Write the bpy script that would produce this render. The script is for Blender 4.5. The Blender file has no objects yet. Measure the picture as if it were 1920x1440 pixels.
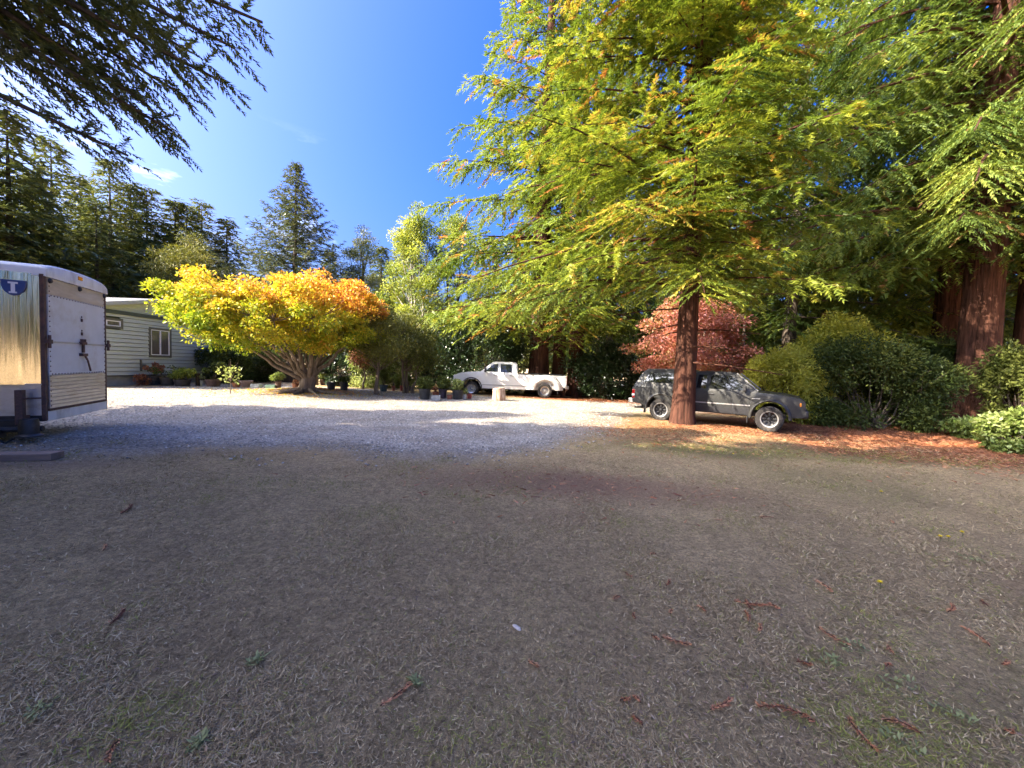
import bpy, bmesh, math, random
import numpy as np
from mathutils import Vector, Matrix

SC = bpy.context.scene
COL = SC.collection
R = math.radians

# ------------------------------------------------------------------ camera
F = 721.0                                   # focal length in photograph pixels (1920 wide)
EYE = Vector((0, 0, 1.6))
cam_data = bpy.data.cameras.new('camera')
cam_data.sensor_width = 36.0
cam_data.lens = 36.0 * F / 1920.0
cam_data.clip_start = 0.05
cam_data.clip_end = 2000
cam = bpy.data.objects.new('camera', cam_data)
COL.objects.link(cam)
CAM_R = Matrix.Rotation(R(90 - 2.54), 3, 'X') @ Matrix.Rotation(R(1.9), 3, 'Z')
cam.matrix_world = Matrix.Translation(EYE) @ CAM_R.to_4x4()
SC.camera = cam

# ------------------------------------------------------------------ sky, sun, exposure
SUN_EL = 36.0
SUN_DIR = Vector((0.925 * math.cos(R(SUN_EL)), 0.38 * math.cos(R(SUN_EL)), -math.sin(R(SUN_EL)))).normalized()
world = bpy.data.worlds.new('World')
SC.world = world
world.use_nodes = True
wn = world.node_tree.nodes
wl = world.node_tree.links
wn.clear()
w_out = wn.new('ShaderNodeOutputWorld')
w_bg = wn.new('ShaderNodeBackground')
w_sky = wn.new('ShaderNodeTexSky')
w_sky.sky_type = 'NISHITA'
w_sky.sun_disc = False
w_sky.sun_elevation = R(SUN_EL)
w_sky.sun_rotation = math.pi / 2 - math.atan2(-SUN_DIR.y, -SUN_DIR.x)
w_sky.air_density = 1.0
w_sky.dust_density = 10.0
w_sky.ozone_density = 7.8
w_bg.inputs['Strength'].default_value = 0.1
# thin low cloud wisps, all round the horizon
w_tc = wn.new('ShaderNodeTexCoord')
w_map = wn.new('ShaderNodeMapping')
w_map.inputs['Scale'].default_value = (1.3, 1.3, 4.2)
w_map.inputs['Location'].default_value = (3.3, 1.7, 0.2)
w_noise = wn.new('ShaderNodeTexNoise')
w_noise.inputs['Scale'].default_value = 1.7
w_noise.inputs['Detail'].default_value = 7
w_noise.inputs['Roughness'].default_value = 0.62
w_ramp = wn.new('ShaderNodeValToRGB')
w_ramp.color_ramp.elements[0].position = 0.60
w_ramp.color_ramp.elements[1].position = 0.78
w_mix = wn.new('ShaderNodeMix')
w_mix.data_type = 'RGBA'
w_mix.inputs[7].default_value = (5.6, 5.9, 6.4, 1)
wl.new(w_tc.outputs['Generated'], w_map.inputs['Vector'])
wl.new(w_map.outputs['Vector'], w_noise.inputs['Vector'])
wl.new(w_noise.outputs['Fac'], w_ramp.inputs['Fac'])
w_sep = wn.new('ShaderNodeSeparateXYZ')
w_low = wn.new('ShaderNodeMapRange')
w_low.inputs[1].default_value = 0.46; w_low.inputs[2].default_value = 0.30
w_low.inputs[3].default_value = 0.0; w_low.inputs[4].default_value = 0.85
w_mul = wn.new('ShaderNodeMath'); w_mul.operation = 'MULTIPLY'
wl.new(w_tc.outputs['Generated'], w_sep.inputs[0])
wl.new(w_sep.outputs['Z'], w_low.inputs[0])
wl.new(w_ramp.outputs['Color'], w_mul.inputs[0])
wl.new(w_low.outputs[0], w_mul.inputs[1])
wl.new(w_mul.outputs[0], w_mix.inputs[0])
w_hsv = wn.new('ShaderNodeHueSaturation')
w_hsv.inputs['Hue'].default_value = 0.52
w_hsv.inputs['Saturation'].default_value = 1.36
wl.new(w_sky.outputs['Color'], w_hsv.inputs['Color'])
wl.new(w_hsv.outputs['Color'], w_mix.inputs[6])
wl.new(w_mix.outputs[2], w_bg.inputs['Color'])
wl.new(w_bg.outputs['Background'], w_out.inputs['Surface'])

sun_data = bpy.data.lights.new('sun', 'SUN')
sun_data.energy = 3.2
sun_data.angle = R(0.5)
sun_data.color = (1.0, 0.88, 0.71)
sun = bpy.data.objects.new('sun', sun_data)
sun.rotation_euler = SUN_DIR.to_track_quat('-Z', 'Y').to_euler()
sun.location = (-30, -5, 40)
COL.objects.link(sun)

SC.view_settings.view_transform = 'Standard'
SC.view_settings.look = 'None'
SC.view_settings.gamma = 1.0
SC.view_settings.use_curve_mapping = False
SC.view_settings.exposure = 2.82
SC.cycles.max_bounces = 6
SC.cycles.diffuse_bounces = 4
SC.cycles.transmission_bounces = 3
SC.cycles.glossy_bounces = 3

# ------------------------------------------------------------------ terrain and pixel helpers
def hz(x, y):
    """ground height: a faint fall to the right, slightly uneven"""
    x = np.asarray(x, float); y = np.asarray(y, float)
    z = -0.32 * np.tanh(x / 22.0) - 0.0015 * np.clip(y, -20, 40)
    z = z + 0.018 * np.sin(x * 0.9 + 1.3 * np.sin(y * 0.37)) * np.cos(y * 0.8 + 0.5)
    z = z + 0.28 * np.exp(-(((x - 18.5) / 5.0) ** 2 + ((y - 15.5) / 4.0) ** 2))
    z = z + 0.16 * np.exp(-(((x + 9.7) / 1.3) ** 2 + ((y - 18.3) / 1.1) ** 2))
    return z

def gz(x, y):
    return float(hz(x, y))

def at(px, py, Y):
    """photograph pixel -> the point of the place that lies Y metres ahead"""
    d = CAM_R @ Vector(((px - 960) / F, -(py - 720) / F, -1))
    return EYE + d * (Y / d.y)

def ground_at(px, py):
    d = CAM_R @ Vector(((px - 960) / F, -(py - 720) / F, -1))
    t = 0.5
    for i in range(4000):
        p = EYE + d * t
        if p.z <= gz(p.x, p.y):
            break
        t += 0.02
    return Vector((p.x, p.y, gz(p.x, p.y)))

# ------------------------------------------------------------------ object helpers
def tag(o, label=None, cat=None, group=None, kind=None):
    if label: o['label'] = label
    if cat: o['category'] = cat
    if group: o['group'] = group
    if kind: o['kind'] = kind
    return o

def thing(name, label, cat, loc=(0, 0, 0), rz=0, group=None, kind=None):
    o = bpy.data.objects.new(name, None)
    o.empty_display_size = 0.3
    o.location = loc
    o.rotation_euler = (0, 0, rz)
    COL.objects.link(o)
    return tag(o, label, cat, group, kind)

def link(name, me, mat=None, parent=None):
    o = bpy.data.objects.new(name, me)
    COL.objects.link(o)
    if mat is not None and not me.materials:
        me.materials.append(mat)
    if parent is not None:
        o.parent = parent
    return o

def copy_tree(o, parent=None):
    c = o.copy()
    COL.objects.link(c)
    if parent is not None:
        c.parent = parent
    for ch in o.children:
        copy_tree(ch, c)
    return c

class Geo:
    """collects plain shapes, then links them as one mesh"""
    def __init__(s):
        s.v = []; s.f = []; s.m = []; s.cur = 0
    def add(s, vs, fs):
        b = len(s.v)
        s.v.extend([tuple(p) for p in vs])
        s.f.extend([tuple(i + b for i in f) for f in fs])
        s.m.extend([s.cur] * len(fs))
        return s
    def box(s, c, d, rot=None):
        x, y, z = d[0] / 2, d[1] / 2, d[2] / 2
        vs = [Vector((sx * x, sy * y, sz * z)) for sx in (-1, 1) for sy in (-1, 1) for sz in (-1, 1)]
        if rot is not None:
            vs = [rot @ p for p in vs]
        vs = [p + Vector(c) for p in vs]
        return s.add(vs, [(0, 1, 3, 2), (4, 6, 7, 5), (0, 4, 5, 1), (2, 3, 7, 6), (0, 2, 6, 4), (1, 5, 7, 3)])
    def tube(s, pts, rad, n=8, cap=True, flute=None):
        pts = [Vector(p) for p in pts]
        rings = []
        vs = []
        up = Vector((0, 0, 1))
        prev = None
        for i, p in enumerate(pts):
            t = (pts[min(i + 1, len(pts) - 1)] - pts[max(i - 1, 0)]).normalized()
            if prev is None:
                a = Vector((1, 0, 0)) if abs(t.z) > 0.8 else up
                u = (a - t * a.dot(t)).normalized()
            else:
                u = (prev - t * prev.dot(t)).normalized()
            prev = u
            w = t.cross(u)
            for k in range(n):
                a = 2 * math.pi * k / n
                r = rad[i] * (flute(a, i) if flute else 1)
                vs.append(p + u * math.cos(a) * r + w * math.sin(a) * r)
        fs = []
        for i in range(len(pts) - 1):
            for k in range(n):
                a, b = i * n + k, i * n + (k + 1) % n
                fs.append((a, b, b + n, a + n))
        if cap:
            fs.append(tuple(range(n - 1, -1, -1)))
            q = (len(pts) - 1) * n
            fs.append(tuple(range(q, q + n)))
        return s.add(vs, fs)
    def lathe(s, prof, n=20, mat=None):
        vs, fs = [], []
        for (r, z) in prof:
            for k in range(n):
                a = 2 * math.pi * k / n
                p = Vector((r * math.cos(a), r * math.sin(a), z))
                vs.append(mat @ p if mat is not None else p)
        for i in range(len(prof) - 1):
            for k in range(n):
                a, b = i * n + k, i * n + (k + 1) % n
                fs.append((a, b, b + n, a + n))
        return s.add(vs, fs)
    def build(s, name, mat, parent=None, smooth=None, bevel=0, loc=None):
        me = bpy.data.meshes.new(name)
        me.from_pydata(s.v, [], s.f)
        bm = bmesh.new(); bm.from_mesh(me)
        bmesh.ops.recalc_face_normals(bm, faces=bm.faces)
        bm.to_mesh(me); bm.free()
        mats = mat if isinstance(mat, (list, tuple)) else [mat]
        for m_ in mats: me.materials.append(m_)
        if len(mats) > 1: me.polygons.foreach_set('material_index', s.m)
        if smooth is not None:
            me.polygons.foreach_set('use_smooth', [True] * len(me.polygons))
            me.set_sharp_from_angle(angle=R(smooth))
        o = link(name, me, None, parent)
        if bevel:
            b = o.modifiers.new('bevel', 'BEVEL')
            b.width = bevel; b.segments = 2; b.limit_method = 'ANGLE'; b.angle_limit = R(35)
        if loc is not None: o.location = loc
        return o

def unit(a):
    return a / np.maximum(np.linalg.norm(a, axis=-1, keepdims=True), 1e-9)

class Leaves:
    """collects leaf-sized faces (folded diamonds) with a per-leaf tint"""
    def __init__(s):
        s.a = []
    def add(s, P, D, S, L, W, T):
        n = len(P)
        s.a.append((P, unit(D), S, np.broadcast_to(L, n), np.broadcast_to(W, n), np.broadcast_to(T, n)))
    def count(s):
        return sum(len(a[0]) for a in s.a)
    def build(s, name, mat, parent=None, mid=0.45, fold=0.25, tri=False):
        P, D, S, L, W, T = [np.concatenate([a[i] for a in s.a]) for i in range(6)]
        n = len(P)
        S = unit(S - D * np.sum(S * D, 1, keepdims=True))
        N = np.cross(D, S)
        L = L[:, None]; W = W[:, None]
        q = 3 if tri else 4
        V = np.empty((n, q, 3))
        if tri:
            V[:, 0] = P - S * W * 0.5
            V[:, 1] = P + S * W * 0.5
            V[:, 2] = P + D * L
        else:
            V[:, 0] = P
            V[:, 1] = P + D * L * mid + S * W * 0.5 + N * W * fold
            V[:, 2] = P + D * L
            V[:, 3] = P + D * L * mid - S * W * 0.5 + N * W * fold
        me = bpy.data.meshes.new(name)
        me.vertices.add(q * n)
        me.vertices.foreach_set('co', V.reshape(-1).astype(np.float32))
        me.loops.add(q * n)
        me.loops.foreach_set('vertex_index', np.arange(q * n, dtype=np.int32))
        me.polygons.add(n)
        me.polygons.foreach_set('loop_start', np.arange(0, q * n, q, dtype=np.int32))
        me.update(calc_edges=True)
        at_ = me.attributes.new('tint', 'FLOAT', 'FACE')
        at_.data.foreach_set('value', np.clip(T, 0, 1).astype(np.float32))
        me.materials.append(mat)
        return link(name, me, None, parent)

# ------------------------------------------------------------------ materials
def mat_new(name):
    m = bpy.data.materials.new(name)
    m.use_nodes = True
    nt = m.node_tree
    b = nt.nodes['Principled BSDF']
    return m, nt, b

def ramp_node(nt, stops, fac):
    r = nt.nodes.new('ShaderNodeValToRGB')
    el = r.color_ramp.elements
    while len(el) < len(stops): el.new(0.5)
    for e, (p, c) in zip(el, stops):
        e.position = p
        e.color = (c[0], c[1], c[2], 1)
    nt.links.new(fac, r.inputs['Fac'])
    return r

def noise_node(nt, scale, detail=4, rough=0.6, vec=None, stretch=None, obj=True):
    n = nt.nodes.new('ShaderNodeTexNoise')
    n.inputs['Scale'].default_value = scale
    n.inputs['Detail'].default_value = detail
    n.inputs['Roughness'].default_value = rough
    tc = nt.nodes.new('ShaderNodeTexCoord')
    src = tc.outputs['Object']
    if stretch:
        mp = nt.nodes.new('ShaderNodeMapping')
        mp.inputs['Scale'].default_value = stretch
        nt.links.new(src, mp.inputs['Vector'])
        src = mp.outputs['Vector']
    nt.links.new(src, n.inputs['Vector'])
    return n

def paint(name, col, rough=0.5, metal=0.0, var=0.12, scale=6.0, bump=0.0, bscale=60, spec=0.5, coat=0.0, dirt=None, dscale=1.5, stretch=None):
    """a surface with slight procedural mottling; dirt = colour of worn, blotchy patches"""
    m, nt, b = mat_new(name)
    n = noise_node(nt, scale, 5, 0.65, stretch=stretch)
    lo = [max(0, c * (1 - var)) for c in col]
    hi = [min(1, c * (1 + var)) for c in col]
    r = ramp_node(nt, [(0.3, lo), (0.7, hi)], n.outputs['Fac'])
    out = r.outputs['Color']
    if dirt:
        n2 = noise_node(nt, dscale, 6, 0.7, stretch=stretch)
        r2 = ramp_node(nt, [(0.5, (0, 0, 0)), (0.72, (1, 1, 1))], n2.outputs['Fac'])
        mx = nt.nodes.new('ShaderNodeMix'); mx.data_type = 'RGBA'
        nt.links.new(r2.outputs['Color'], mx.inputs[0])
        nt.links.new(out, mx.inputs[6])
        mx.inputs[7].default_value = (*dirt, 1)
        out = mx.outputs[2]
    nt.links.new(out, b.inputs['Base Color'])
    b.inputs['Roughness'].default_value = rough
    b.inputs['Metallic'].default_value = metal
    b.inputs['Specular IOR Level'].default_value = spec
    b.inputs['Coat Weight'].default_value = coat
    b.inputs['Coat Roughness'].default_value = 0.06
    if bump:
        n3 = noise_node(nt, bscale, 4, 0.6, stretch=stretch)
        bp = nt.nodes.new('ShaderNodeBump')
        bp.inputs['Strength'].default_value = bump
        bp.inputs['Distance'].default_value = 0.02
        nt.links.new(n3.outputs['Fac'], bp.inputs['Height'])
        nt.links.new(bp.outputs['Normal'], b.inputs['Normal'])
    return m

def leaf_mat(name, stops, rough=0.5, trans=0.35, spec=0.35, tgain=1.25):
    m, nt, b = mat_new(name)
    a = nt.nodes.new('ShaderNodeAttribute')
    a.attribute_name = 'tint'
    r = ramp_node(nt, stops, a.outputs['Fac'])
    nt.links.new(r.outputs['Color'], b.inputs['Base Color'])
    b.inputs['Roughness'].default_value = rough
    b.inputs['Specular IOR Level'].default_value = spec
    t = nt.nodes.new('ShaderNodeBsdfTranslucent')
    g = nt.nodes.new('ShaderNodeMix'); g.data_type = 'RGBA'; g.blend_type = 'MULTIPLY'
    g.inputs[0].default_value = 1.0
    g.inputs[7].default_value = (tgain, tgain, tgain * 0.6, 1)
    nt.links.new(r.outputs['Color'], g.inputs[6])
    nt.links.new(g.outputs[2], t.inputs['Color'])
    mx = nt.nodes.new('ShaderNodeMixShader')
    mx.inputs['Fac'].default_value = trans
    nt.links.new(b.outputs['BSDF'], mx.inputs[1])
    nt.links.new(t.outputs['BSDF'], mx.inputs[2])
    nt.links.new(mx.outputs['Shader'], nt.nodes['Material Output'].inputs['Surface'])
    return m

def bark_mat(name, dark, light, vs=3.0, bump=0.9, moss=None):
    """fibrous upright bark: stretched noise in colour and relief"""
    m, nt, b = mat_new(name)
    n = noise_node(nt, vs * 4, 6, 0.7, stretch=(1, 1, 0.09))
    r = ramp_node(nt, [(0.33, dark), (0.66, light)], n.outputs['Fac'])
    nt.links.new(r.outputs['Color'], b.inputs['Base Color'])
    b.inputs['Roughness'].default_value = 0.9
    b.inputs['Specular IOR Level'].default_value = 0.15
    bp = nt.nodes.new('ShaderNodeBump')
    bp.inputs['Strength'].default_value = bump
    bp.inputs['Distance'].default_value = 0.06
    nt.links.new(n.outputs['Fac'], bp.inputs['Height'])
    nt.links.new(bp.outputs['Normal'], b.inputs['Normal'])
    return m

M = {}
M['redwood_bark'] = bark_mat('redwood_bark', (0.022, 0.010, 0.007), (0.125, 0.054, 0.035), bump=1.0)
M['grey_bark'] = bark_mat('grey_bark', (0.035, 0.028, 0.022), (0.15, 0.12, 0.095))
M['maple_bark'] = bark_mat('maple_bark', (0.08, 0.058, 0.04), (0.26, 0.20, 0.145), vs=2.0, bump=0.6)
M['pale_bark'] = bark_mat('pale_bark', (0.2, 0.17, 0.14), (0.5, 0.45, 0.38), vs=2.0, bump=0.4)
# redwood spray: dark green, fresh green, yellow-green, then dead rust
M['redwood_leaf'] = leaf_mat('redwood_leaf', [(0.0, (0.05, 0.09, 0.018)), (0.35, (0.15, 0.20, 0.026)), (0.68, (0.29, 0.31, 0.036)), (0.80, (0.36, 0.31, 0.05)), (0.9, (0.42, 0.20, 0.05)), (1.0, (0.32, 0.12, 0.04))])
M['dark_redwood_leaf'] = leaf_mat('dark_redwood_leaf', [(0.0, (0.035, 0.07, 0.018)), (0.5, (0.115, 0.165, 0.03)), (0.8, (0.24, 0.28, 0.045)), (0.92, (0.19, 0.17, 0.045)), (1.0, (0.22, 0.10, 0.04))])
M['conifer_leaf'] = leaf_mat('conifer_leaf', [(0.0, (0.05, 0.07, 0.024)), (0.6, (0.14, 0.165, 0.045)), (1.0, (0.29, 0.27, 0.065))], trans=0.2)
M['spruce_leaf'] = leaf_mat('spruce_leaf', [(0.0, (0.05, 0.065, 0.035)), (0.6, (0.11, 0.13, 0.058)), (1.0, (0.19, 0.175, 0.08))], trans=0.2)
M['pine_leaf'] = leaf_mat('pine_leaf', [(0.0, (0.06, 0.075, 0.016)), (0.6, (0.16, 0.165, 0.03)), (1.0, (0.27, 0.235, 0.045))], trans=0.25)
M['maple_leaf'] = leaf_mat('maple_leaf', [(0.0, (0.16, 0.24, 0.018)), (0.3, (0.40, 0.40, 0.025)), (0.55, (0.62, 0.44, 0.035)), (0.78, (0.64, 0.29, 0.045)), (1.0, (0.55, 0.17, 0.05))], trans=0.42, tgain=1.1)
M['red_maple_leaf'] = leaf_mat('red_maple_leaf', [(0.0, (0.18, 0.17, 0.05)), (0.3, (0.36, 0.19, 0.09)), (0.65, (0.46, 0.16, 0.125)), (1.0, (0.52, 0.24, 0.21))], trans=0.4)
M['lime_leaf'] = leaf_mat('lime_leaf', [(0.0, (0.08, 0.12, 0.02)), (0.5, (0.22, 0.26, 0.04)), (1.0, (0.52, 0.50, 0.08))], trans=0.4)
M['shrub_leaf'] = leaf_mat('shrub_leaf', [(0.0, (0.03, 0.05, 0.012)), (0.5, (0.075, 0.10, 0.02)), (1.0, (0.16, 0.18, 0.04))], trans=0.25, rough=0.55, spec=0.25)
M['glossy_leaf'] = leaf_mat('glossy_leaf', [(0.0, (0.012, 0.026, 0.008)), (0.6, (0.03, 0.055, 0.016)), (1.0, (0.07, 0.10, 0.035))], trans=0.12, rough=0.3, spec=0.6)
M['pale_leaf'] = leaf_mat('pale_leaf', [(0.0, (0.10, 0.16, 0.03)), (0.5, (0.22, 0.28, 0.07)), (1.0, (0.42, 0.45, 0.2))], trans=0.35, rough=0.4)
M['rust_leaf'] = leaf_mat('rust_leaf', [(0.0, (0.14, 0.045, 0.022)), (0.5, (0.36, 0.13, 0.055)), (1.0, (0.58, 0.29, 0.14))], trans=0.1)
M['straw'] = leaf_mat('straw', [(0.0, (0.13, 0.09, 0.048)), (0.3, (0.30, 0.215, 0.115)), (0.6, (0.47, 0.355, 0.195)), (0.8, (0.62, 0.495, 0.30)), (0.9, (0.27, 0.25, 0.06)), (1.0, (0.19, 0.21, 0.045))], trans=0.15, rough=0.8, spec=0.1)

# ------------------------------------------------------------------ numpy value noise
_nr = np.random.default_rng(77)
_NT = _nr.random((256, 256))
def vnoise(x, y, s=1.0, octv=3):
    x = np.asarray(x, float) / s; y = np.asarray(y, float) / s
    out = 0; amp = 1; tot = 0
    for o in range(octv):
        xi = np.floor(x).astype(int); yi = np.floor(y).astype(int)
        fx = x - xi; fy = y - yi
        fx = fx * fx * (3 - 2 * fx); fy = fy * fy * (3 - 2 * fy)
        g = lambda a, b: _NT[(a + 17 * o) % 256, (b + 31 * o) % 256]
        out = out + amp * ((g(xi, yi) * (1 - fx) + g(xi + 1, yi) * fx) * (1 - fy) + (g(xi, yi + 1) * (1 - fx) + g(xi + 1, yi + 1) * fx) * fy)
        tot += amp; amp *= 0.5; x = x * 2; y = y * 2
    return out / tot

def blob(x, y, cx, cy, rx, ry):
    d = np.sqrt(((x - cx) / rx) ** 2 + ((y - cy) / ry) ** 2)
    return np.clip(1.35 - d, 0, 1)

# gravel drive outline (world metres): near edge left to right, then round the back
GR = [(-40, 4.9), (-14, 5.0), (-9.2, 5.6), (-7.0, 6.1), (-5.0, 6.25), (-3.2, 6.75), (-1.6, 6.6), (-0.3, 6.8), (0.7, 7.4), (1.6, 8.6), (2.5, 10.2), (3.2, 12.0), (4.2, 14.5), (6.0, 16.5), (10, 17.6), (16, 18.6), (26, 20.5), (26, 24), (12, 21.6), (6.5, 20.4), (2.0, 19.9), (-4.0, 20.6), (-9, 21.4), (-15.2, 21.6), (-16.3, 15.5), (-17.2, 12.0), (-40, 11.5)]
def in_poly(x, y, poly):
    x = np.asarray(x, float); y = np.asarray(y, float)
    c = np.zeros(x.shape, bool)
    n = len(poly)
    for i in range(n):
        x1, y1 = poly[i]; x2, y2 = poly[(i + 1) % n]
        if y1 == y2: continue
        k = ((y1 > y) != (y2 > y)) & (x < (x2 - x1) * (y - y1) / (y2 - y1) + x1)
        c ^= k
    return c

# ------------------------------------------------------------------ ground
def axis(lo, hi, st, far):
    a = np.arange(lo, hi + 1e-6, st)
    o = np.array([1.5, 4, 8, 15, 30, 60, 120, 260, 500])
    o = o[o < far]
    return np.concatenate([lo - o[::-1], a, hi + o])
gx = axis(-26, 26, 0.25, 600); gy = axis(-6, 30, 0.25, 600)
GX, GY = np.meshgrid(gx, gy, indexing='ij')
GZ = hz(GX, GY) + 0.012 * (vnoise(GX, GY, 0.5, 2) - 0.5)
nx, ny = GX.shape
V = np.stack([GX, GY, GZ], -1).reshape(-1, 3)
ii = np.arange(nx * ny).reshape(nx, ny)
Q = np.stack([ii[:-1, :-1], ii[1:, :-1], ii[1:, 1:], ii[:-1, 1:]], -1).reshape(-1, 4)
me = bpy.data.meshes.new('ground')
me.from_pydata(V.tolist(), [], Q.tolist())
me.polygons.foreach_set('use_smooth', [True] * len(me.polygons))
wob = vnoise(GX, GY, 1.6, 4) - 0.5
soil = np.maximum(blob(GX, GY, 0.6, 5.4, 2.6, 0.9), 0.7 * blob(GX, GY, 0.5, 4.1, 0.7, 0.4))
soil = np.maximum(soil, 0.8 * blob(GX, GY, 2.2, 5.2, 1.6, 0.8))
soil = np.maximum(soil, 0.6 * blob(GX, GY, -6.5, 5.2, 1.4, 0.5))
soil = np.maximum(soil, 0.5 * blob(GX, GY, 4.6, 2.9, 0.9, 1.2))
litter = np.maximum.reduce([blob(GX, GY, 6.4, 11.9, 1.5, 1.1), blob(GX, GY, 11.5, 10.6, 4.6, 2.8), blob(GX, GY, 9.5, 12.5, 4, 3), blob(GX, GY, 18, 13, 6, 6), blob(GX, GY, 4.5, 21.5, 5, 1.6), blob(GX, GY, 12, 19, 7, 3)])
litter = np.maximum(litter, 0.9 * blob(GX, GY, -9.2, 18.2, 3.0, 1.2))
litter = np.maximum(litter, 0.8 * blob(GX, GY, -5.6, 18.0, 2.6, 1.0))
tan = np.maximum.reduce([blob(GX, GY, 4.0, 11.0, 2.6, 3.0), blob(GX, GY, 3.4, 13.6, 2.0, 3.2), blob(GX, GY, 7.0, 9.6, 3.0, 1.0), 0.8 * blob(GX, GY, 11.0, 8.8, 4.0, 0.9), blob(GX, GY, -5, 24, 6, 3)])
green = np.maximum.reduce([blob(GX, GY, 6.5, 8.3, 6.5, 0.9), 0.7 * blob(GX, GY, 3.0, 1.6, 1.4, 0.9), 0.8 * blob(GX, GY, 5.4, 6.2, 2.2, 1.8), 0.5 * blob(GX, GY, -7, 6.0, 2, 0.6)])
d_in = in_poly(GX, GY, GR).astype(float)
for k_ in range(3):
    pad = np.pad(d_in, 3, mode='edge')
    d_in = sum(pad[i:i + nx, 3:3 + ny] for i in range(7)) / 7
    pad = np.pad(d_in, 3, mode='edge')
    d_in = sum(pad[3:3 + nx, i:i + ny] for i in range(7)) / 7
for nm, a_ in (('soil', soil), ('litter', litter), ('tan', tan), ('green', green), ('gravelly', d_in)):
    at_ = me.attributes.new(nm, 'FLOAT', 'POINT')
    at_.data.foreach_set('value', np.clip(a_ + wob * 0.7 * (a_ > 0), 0, 1).reshape(-1).astype(np.float32))

def ground_material():
    m, nt, b = mat_new('dry_lawn_ground')
    L = nt.links
    big = noise_node(nt, 0.7, 5, 0.65)
    mid = noise_node(nt, 9, 6, 0.75)
    fine = noise_node(nt, 95, 6, 0.85)
    fib = noise_node(nt, 34, 4, 0.7, stretch=(1, 3.2, 1))
    base = ramp_node(nt, [(0.30, (0.245, 0.175, 0.096)), (0.48, (0.425, 0.318, 0.18)), (0.62, (0.55, 0.42, 0.245)), (0.75, (0.66, 0.52, 0.32))], fine.outputs['Fac'])
    def mixc(fac, a, bcol, blend='MIX'):
        x = nt.nodes.new('ShaderNodeMix'); x.data_type = 'RGBA'; x.blend_type = blend
        if isinstance(fac, float): x.inputs[0].default_value = fac
        else: L.new(fac, x.inputs[0])
        L.new(a, x.inputs[6])
        if isinstance(bcol, tuple): x.inputs[7].default_value = (*bcol, 1)
        else: L.new(bcol, x.inputs[7])
        return x.outputs[2]
    def mask(attr, noise, lo, hi):
        a = nt.nodes.new('ShaderNodeAttribute'); a.attribute_name = attr
        mm = nt.nodes.new('ShaderNodeMath'); mm.operation = 'MULTIPLY_ADD'
        L.new(noise.outputs['Fac'], mm.inputs[0]); mm.inputs[1].default_value = 0.9
        ad = nt.nodes.new('ShaderNodeMath'); ad.operation = 'ADD'; ad.inputs[1].default_value = -0.45
        L.new(a.outputs['Fac'], ad.inputs[0]); L.new(ad.outputs[0], mm.inputs[2])
        mr = nt.nodes.new('ShaderNodeMapRange'); mr.inputs[1].default_value = lo; mr.inputs[2].default_value = hi
        L.new(mm.outputs[0], mr.inputs[0])
        return mr.outputs[0]
    c = base.outputs['Color']
    bl = ramp_node(nt, [(0.35, (0.88, 0.85, 0.82)), (0.65, (1.2, 1.17, 1.1))], big.outputs['Fac'])
    c = mixc(1.0, c, bl.outputs['Color'], 'MULTIPLY')
    ml = ramp_node(nt, [(0.35, (0.74, 0.72, 0.70)), (0.62, (1.22, 1.2, 1.16))], mid.outputs['Fac'])
    c = mixc(0.8, c, ml.outputs['Color'], 'MULTIPLY')
    cl = noise_node(nt, 27, 6, 0.85)
    cr = ramp_node(nt, [(0.36, (0.5, 0.49, 0.47)), (0.5, (1.05, 1.05, 1.03)), (0.64, (1.5, 1.48, 1.42))], cl.outputs['Fac'])
    c = mixc(1.0, c, cr.outputs['Color'], 'MULTIPLY')
    tanc = ramp_node(nt, [(0.3, (0.16, 0.105, 0.05)), (0.7, (0.42, 0.31, 0.16))], fib.outputs['Fac'])
    c = mixc(mask('tan', mid, 0.25, 0.6), c, tanc.outputs['Color'])
    grc = ramp_node(nt, [(0.3, (0.05, 0.06, 0.022)), (0.7, (0.16, 0.165, 0.065))], fine.outputs['Fac'])
    c = mixc(mask('green', mid, 0.45, 1.5), c, grc.outputs['Color'])
    soc = ramp_node(nt, [(0.3, (0.16, 0.083, 0.055)), (0.7, (0.36, 0.20, 0.135))], fine.outputs['Fac'])
    c = mixc(mask('soil', mid, 0.35, 1.3), c, soc.outputs['Color'])
    lic = ramp_node(nt, [(0.3, (0.095, 0.038, 0.02)), (0.55, (0.25, 0.10, 0.05)), (0.75, (0.42, 0.23, 0.13))], fib.outputs['Fac'])
    c = mixc(mask('litter', mid, 0.2, 0.6), c, lic.outputs['Color'])
    vo = nt.nodes.new('ShaderNodeTexVoronoi'); vo.inputs['Scale'].default_value = 38
    tcv = nt.nodes.new('ShaderNodeTexCoord'); L.new(tcv.outputs['Object'], vo.inputs['Vector'])
    spv = nt.nodes.new('ShaderNodeSeparateColor'); L.new(vo.outputs['Color'], spv.inputs[0])
    gvc = ramp_node(nt, [(0.0, (0.17, 0.155, 0.135)), (0.45, (0.31, 0.28, 0.24)), (1.0, (0.54, 0.48, 0.395))], spv.outputs[0])
    c = mixc(mask('gravelly', fine, 0.22, 0.62), c, gvc.outputs['Color'])
    L.new(c, b.inputs['Base Color'])
    b.inputs['Roughness'].default_value = 0.95
    b.inputs['Specular IOR Level'].default_value = 0.1
    bp = nt.nodes.new('ShaderNodeBump'); bp.inputs['Strength'].default_value = 1.0; bp.inputs['Distance'].default_value = 0.05
    bp2 = nt.nodes.new('ShaderNodeBump'); bp2.inputs['Strength'].default_value = 0.6; bp2.inputs['Distance'].default_value = 0.06
    L.new(fine.outputs['Fac'], bp.inputs['Height'])
    L.new(mid.outputs['Fac'], bp2.inputs['Height'])
    L.new(bp2.outputs['Normal'], bp.inputs['Normal'])
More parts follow.
